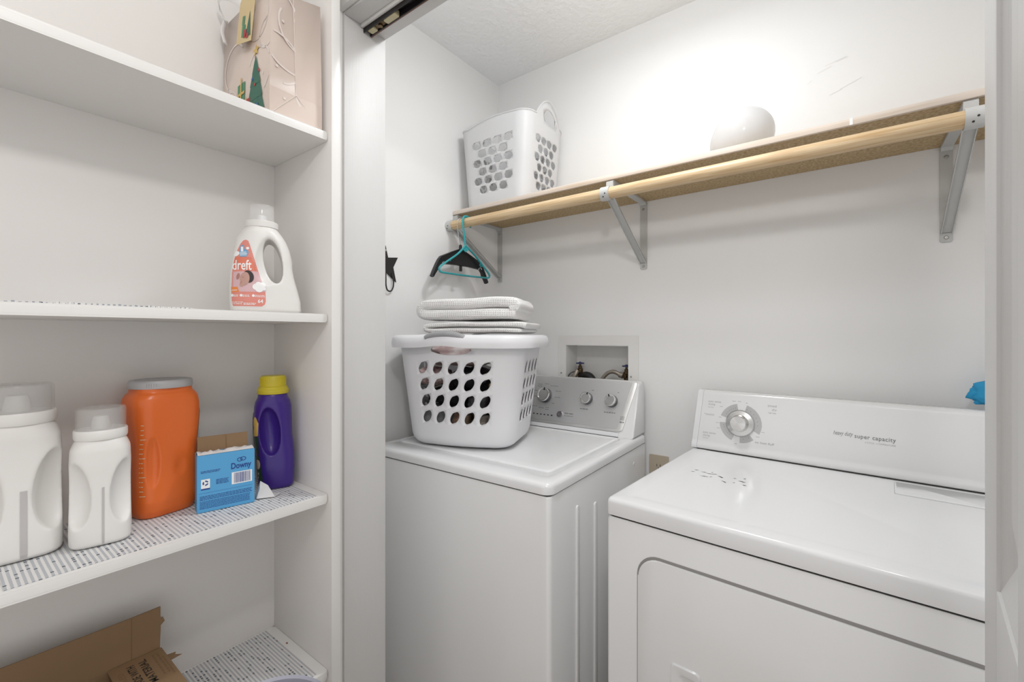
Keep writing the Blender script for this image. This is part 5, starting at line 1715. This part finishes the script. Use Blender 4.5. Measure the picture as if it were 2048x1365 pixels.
# console
def dy(z): return 0.585 + (z - 1.0) * 0.1414
bm = NB()
prof = [(0.5800, 0.9145), (0.5745, 0.9170), (0.5725, 0.9240), (0.5740, 0.9330), (0.5775, 0.9385), (dy(0.944), 0.944), (dy(1.088), 1.088), (dy(1.096) + 0.002, 1.0960), (0.607, 1.1005), (0.628, 1.1010), (0.640, 1.092), (0.644, 1.06), (0.646, 0.9145)]
prism(bm, prof, 0, 0.0165, DW - 0.0165)
for v in bm.verts:
    k_ = (v.co.z - 0.9145) / 0.19
    v.co.x += (0.016 * k_) * (1 if v.co.x < DW / 2 else -1)
obj('console', bm, M_APPL, t, sharp=45)
for sgn in (0, 1):
    bm = NB()
    pr2 = [(p[0] - (0.0015 if p[0] < 0.61 else 0), p[1]) for p in prof]
    if sgn == 0: prism(bm, pr2, 0, 0.0, 0.0162)
    else: prism(bm, pr2, 0, DW - 0.0162, DW)
    for v in bm.verts:
        k_ = (v.co.z - 0.9145) / 0.19
        v.co.x += (0.016 * k_) * (1 if sgn == 0 else -1)
    obj('console_end', bm, M_APPL2, t, sharp=45)
bm = NB(); box(bm, (0.018, 0.5728, 0.9141), (DW - 0.018, 0.578, 0.9162)); obj('console_gap', bm, M_DARK, t)
KM = plane_M((0, dy(1.0), 1.0), (1, 0, 0), (0, -1, 0.1414))
def kz(z): return (z - 1.0) / 0.9902
kx, kzv = 0.1420, kz(1.0085)
rg = []
for a0, a1 in ((100, 162), (73, -27), (-50, -90), (-113, -177)):
    for i in range(8):
        b0 = a0 + (a1 - a0) * i / 8; b1 = a0 + (a1 - a0) * (i + 1) / 8
        rg.append(arcband(kx, kzv, 0.0385, 0.0590, b0, b1, 1))
flat_polys(t, KM, rg, M_RING, 'dial_ring', 0.0003)
tk = []
for a in list(range(108, 156, 8)) + list(range(68, -5, -14)) + [-58, -78] + list(range(-128, -172, -8)):
    tk.append(ellp(kx + 0.0475 * math.cos(R(a)), kzv + 0.0475 * math.sin(R(a)), 0.0011, 0.0011, 8))
flat_polys(t, KM, tk, M_GREY_PRINT, 'dial_ticks', 0.0006)
Mk = KM @ Matrix.Translation((kx, kzv, 0))
bm = NB()
lathe(bm, [(0.0405, 0.0004), (0.0405, 0.0020), (0.0395, 0.0022)], 44, Mk); kb = obj('knob_base', bm, M_CHROME_D, t)
bm = NB()
lathe(bm, [(0.0385, 0.0023), (0.0388, 0.0045), (0.0375, 0.0065), (0.0255, 0.0100), (0.0245, 0.0120), (0.0228, 0.0300), (0.0215, 0.0312)], 44, Mk, cap=False)
obj('knob_skirt', bm, M_CHROME, kb)
bm = NB(); lathe(bm, [(0.0216, 0.0308), (0.0212, 0.0316), (0.0, 0.0316)], 44, Mk, cap=False)
M_SPUN = mat('spun_metal', (0.74, 0.74, 0.74), 0.25, 1.0, Anisotropic=0.9)
kf = obj('knob_face', bm, M_SPUN, kb)
nt, N, L, b_ = nodes(M_SPUN)
tg_ = N.new('ShaderNodeTangent'); tg_.direction_type = 'RADIAL'; tg_.axis = 'Y'
L.new(tg_.outputs[0], b_.inputs['Tangent'])
kf.location = (0, 0, 0)
ci_ = Mk @ Vector((0, 0, 0))
for v in kf.data.vertices: v.co -= ci_
kf.location = ci_
M_KP = M_GREY_PRINT
lettering(t, KM, 'heavy duty', 0.3735, kz(1.0090), width=0.0430, height=0.0160, m=M_KP, shear=0.35)
lettering(t, KM, 'super capacity', 0.4195, kz(1.0060), width=0.0835, height=0.0150, m=M_KP, bold=0.012, spacing=1.1)
lettering(t, KM, '6 CYCLE \u00b7 4 TEMPERATURES', 0.4415, kz(0.9955), width=0.0615, height=0.0052, m=M_PALE_PRINT)
for body, x, z, w, h, sh in (('auto sense', 0.0470, 1.0645, 0.0380, 0.0085, 0), ('drying', 0.0470, 1.0555, 0.0215, 0.0085, 0.3), ('low heat', 0.0470, 1.0470, 0.0165, 0.0055, 0), ('timed', 0.2145, 1.0660, 0.0230, 0.0100, 0), ('dry', 0.2260, 1.0555, 0.0125, 0.0090, 0.3), ('high heat', 0.2170, 1.0470, 0.0200, 0.0055, 0),
                           ('auto sense', 0.0345, 0.9660, 0.0380, 0.0085, 0), ('drying', 0.0345, 0.9570, 0.0215, 0.0085, 0.3), ('low heat', 0.0345, 0.9500, 0.0165, 0.0050, 0), ('no heat', 0.1840, 0.9560, 0.0310, 0.0095, 0), ('fluff', 0.2180, 0.9555, 0.0165, 0.0095, 0.2)):
    lettering(t, KM, body, x, kz(z), width=w, height=h, m=M_PALE_PRINT, shear=sh)
fl = fine_lines(0.041, 0.066, kz(1.0262), 0.0011, 2, 0.003, 4) + [ellp(0.0385, kz(1.0268), 0.0014, 0.0014, 10)]
for x, z, w in ((0.1180, 1.0730, 0.010), (0.1340, 1.0735, 0.010), (0.0820, 1.0530, 0.010), (0.0800, 1.0200, 0.008), (0.0720, 1.0020, 0.010), (0.0760, 0.9860, 0.008), (0.128, 0.9455, 0.008), (0.186, 0.9740, 0.009), (0.2000, 0.9890, 0.009), (0.1560, 1.0705, 0.006)):
    fl += fine_lines(x, x + w, kz(z), 0.0014, 1, 0.003, int(x * 1000))
flat_polys(t, KM, fl, M_PALE_PRINT, 'fine_print', 0.0003)

# bright blue cloth on the right end of the dryer console
bm = NB()
bmesh.ops.create_icosphere(bm, subdivisions=4, radius=1.0)
for v in bm.verts:
    p = v.co.normalized()
    k_ = 1 + 0.28 * (abs(noise.noise(p * 2.2 + Vector((3, 1, 8)))) * 1.8 - 0.4) + 0.10 * noise.noise(p * 6)
    v.co = Vector((p.x * 0.062 * k_, p.y * 0.022 * k_, p.z * 0.040 * k_ + 0.012 * p.x))
zm = min(v.co.z for v in bm.verts)
for v in bm.verts: v.co.z -= zm
for v in bm.verts: v.co.z = max(v.co.z, 0.003) if abs(v.co.y) < 0.013 else v.co.z
o = obj('cloth', bm, M_CYAN, None, (0.296, 1.530, 1.0975), R(-3), sharp=60)
tag(o, 'crumpled bright blue cloth on the right end of the dryer console', 'cloth')
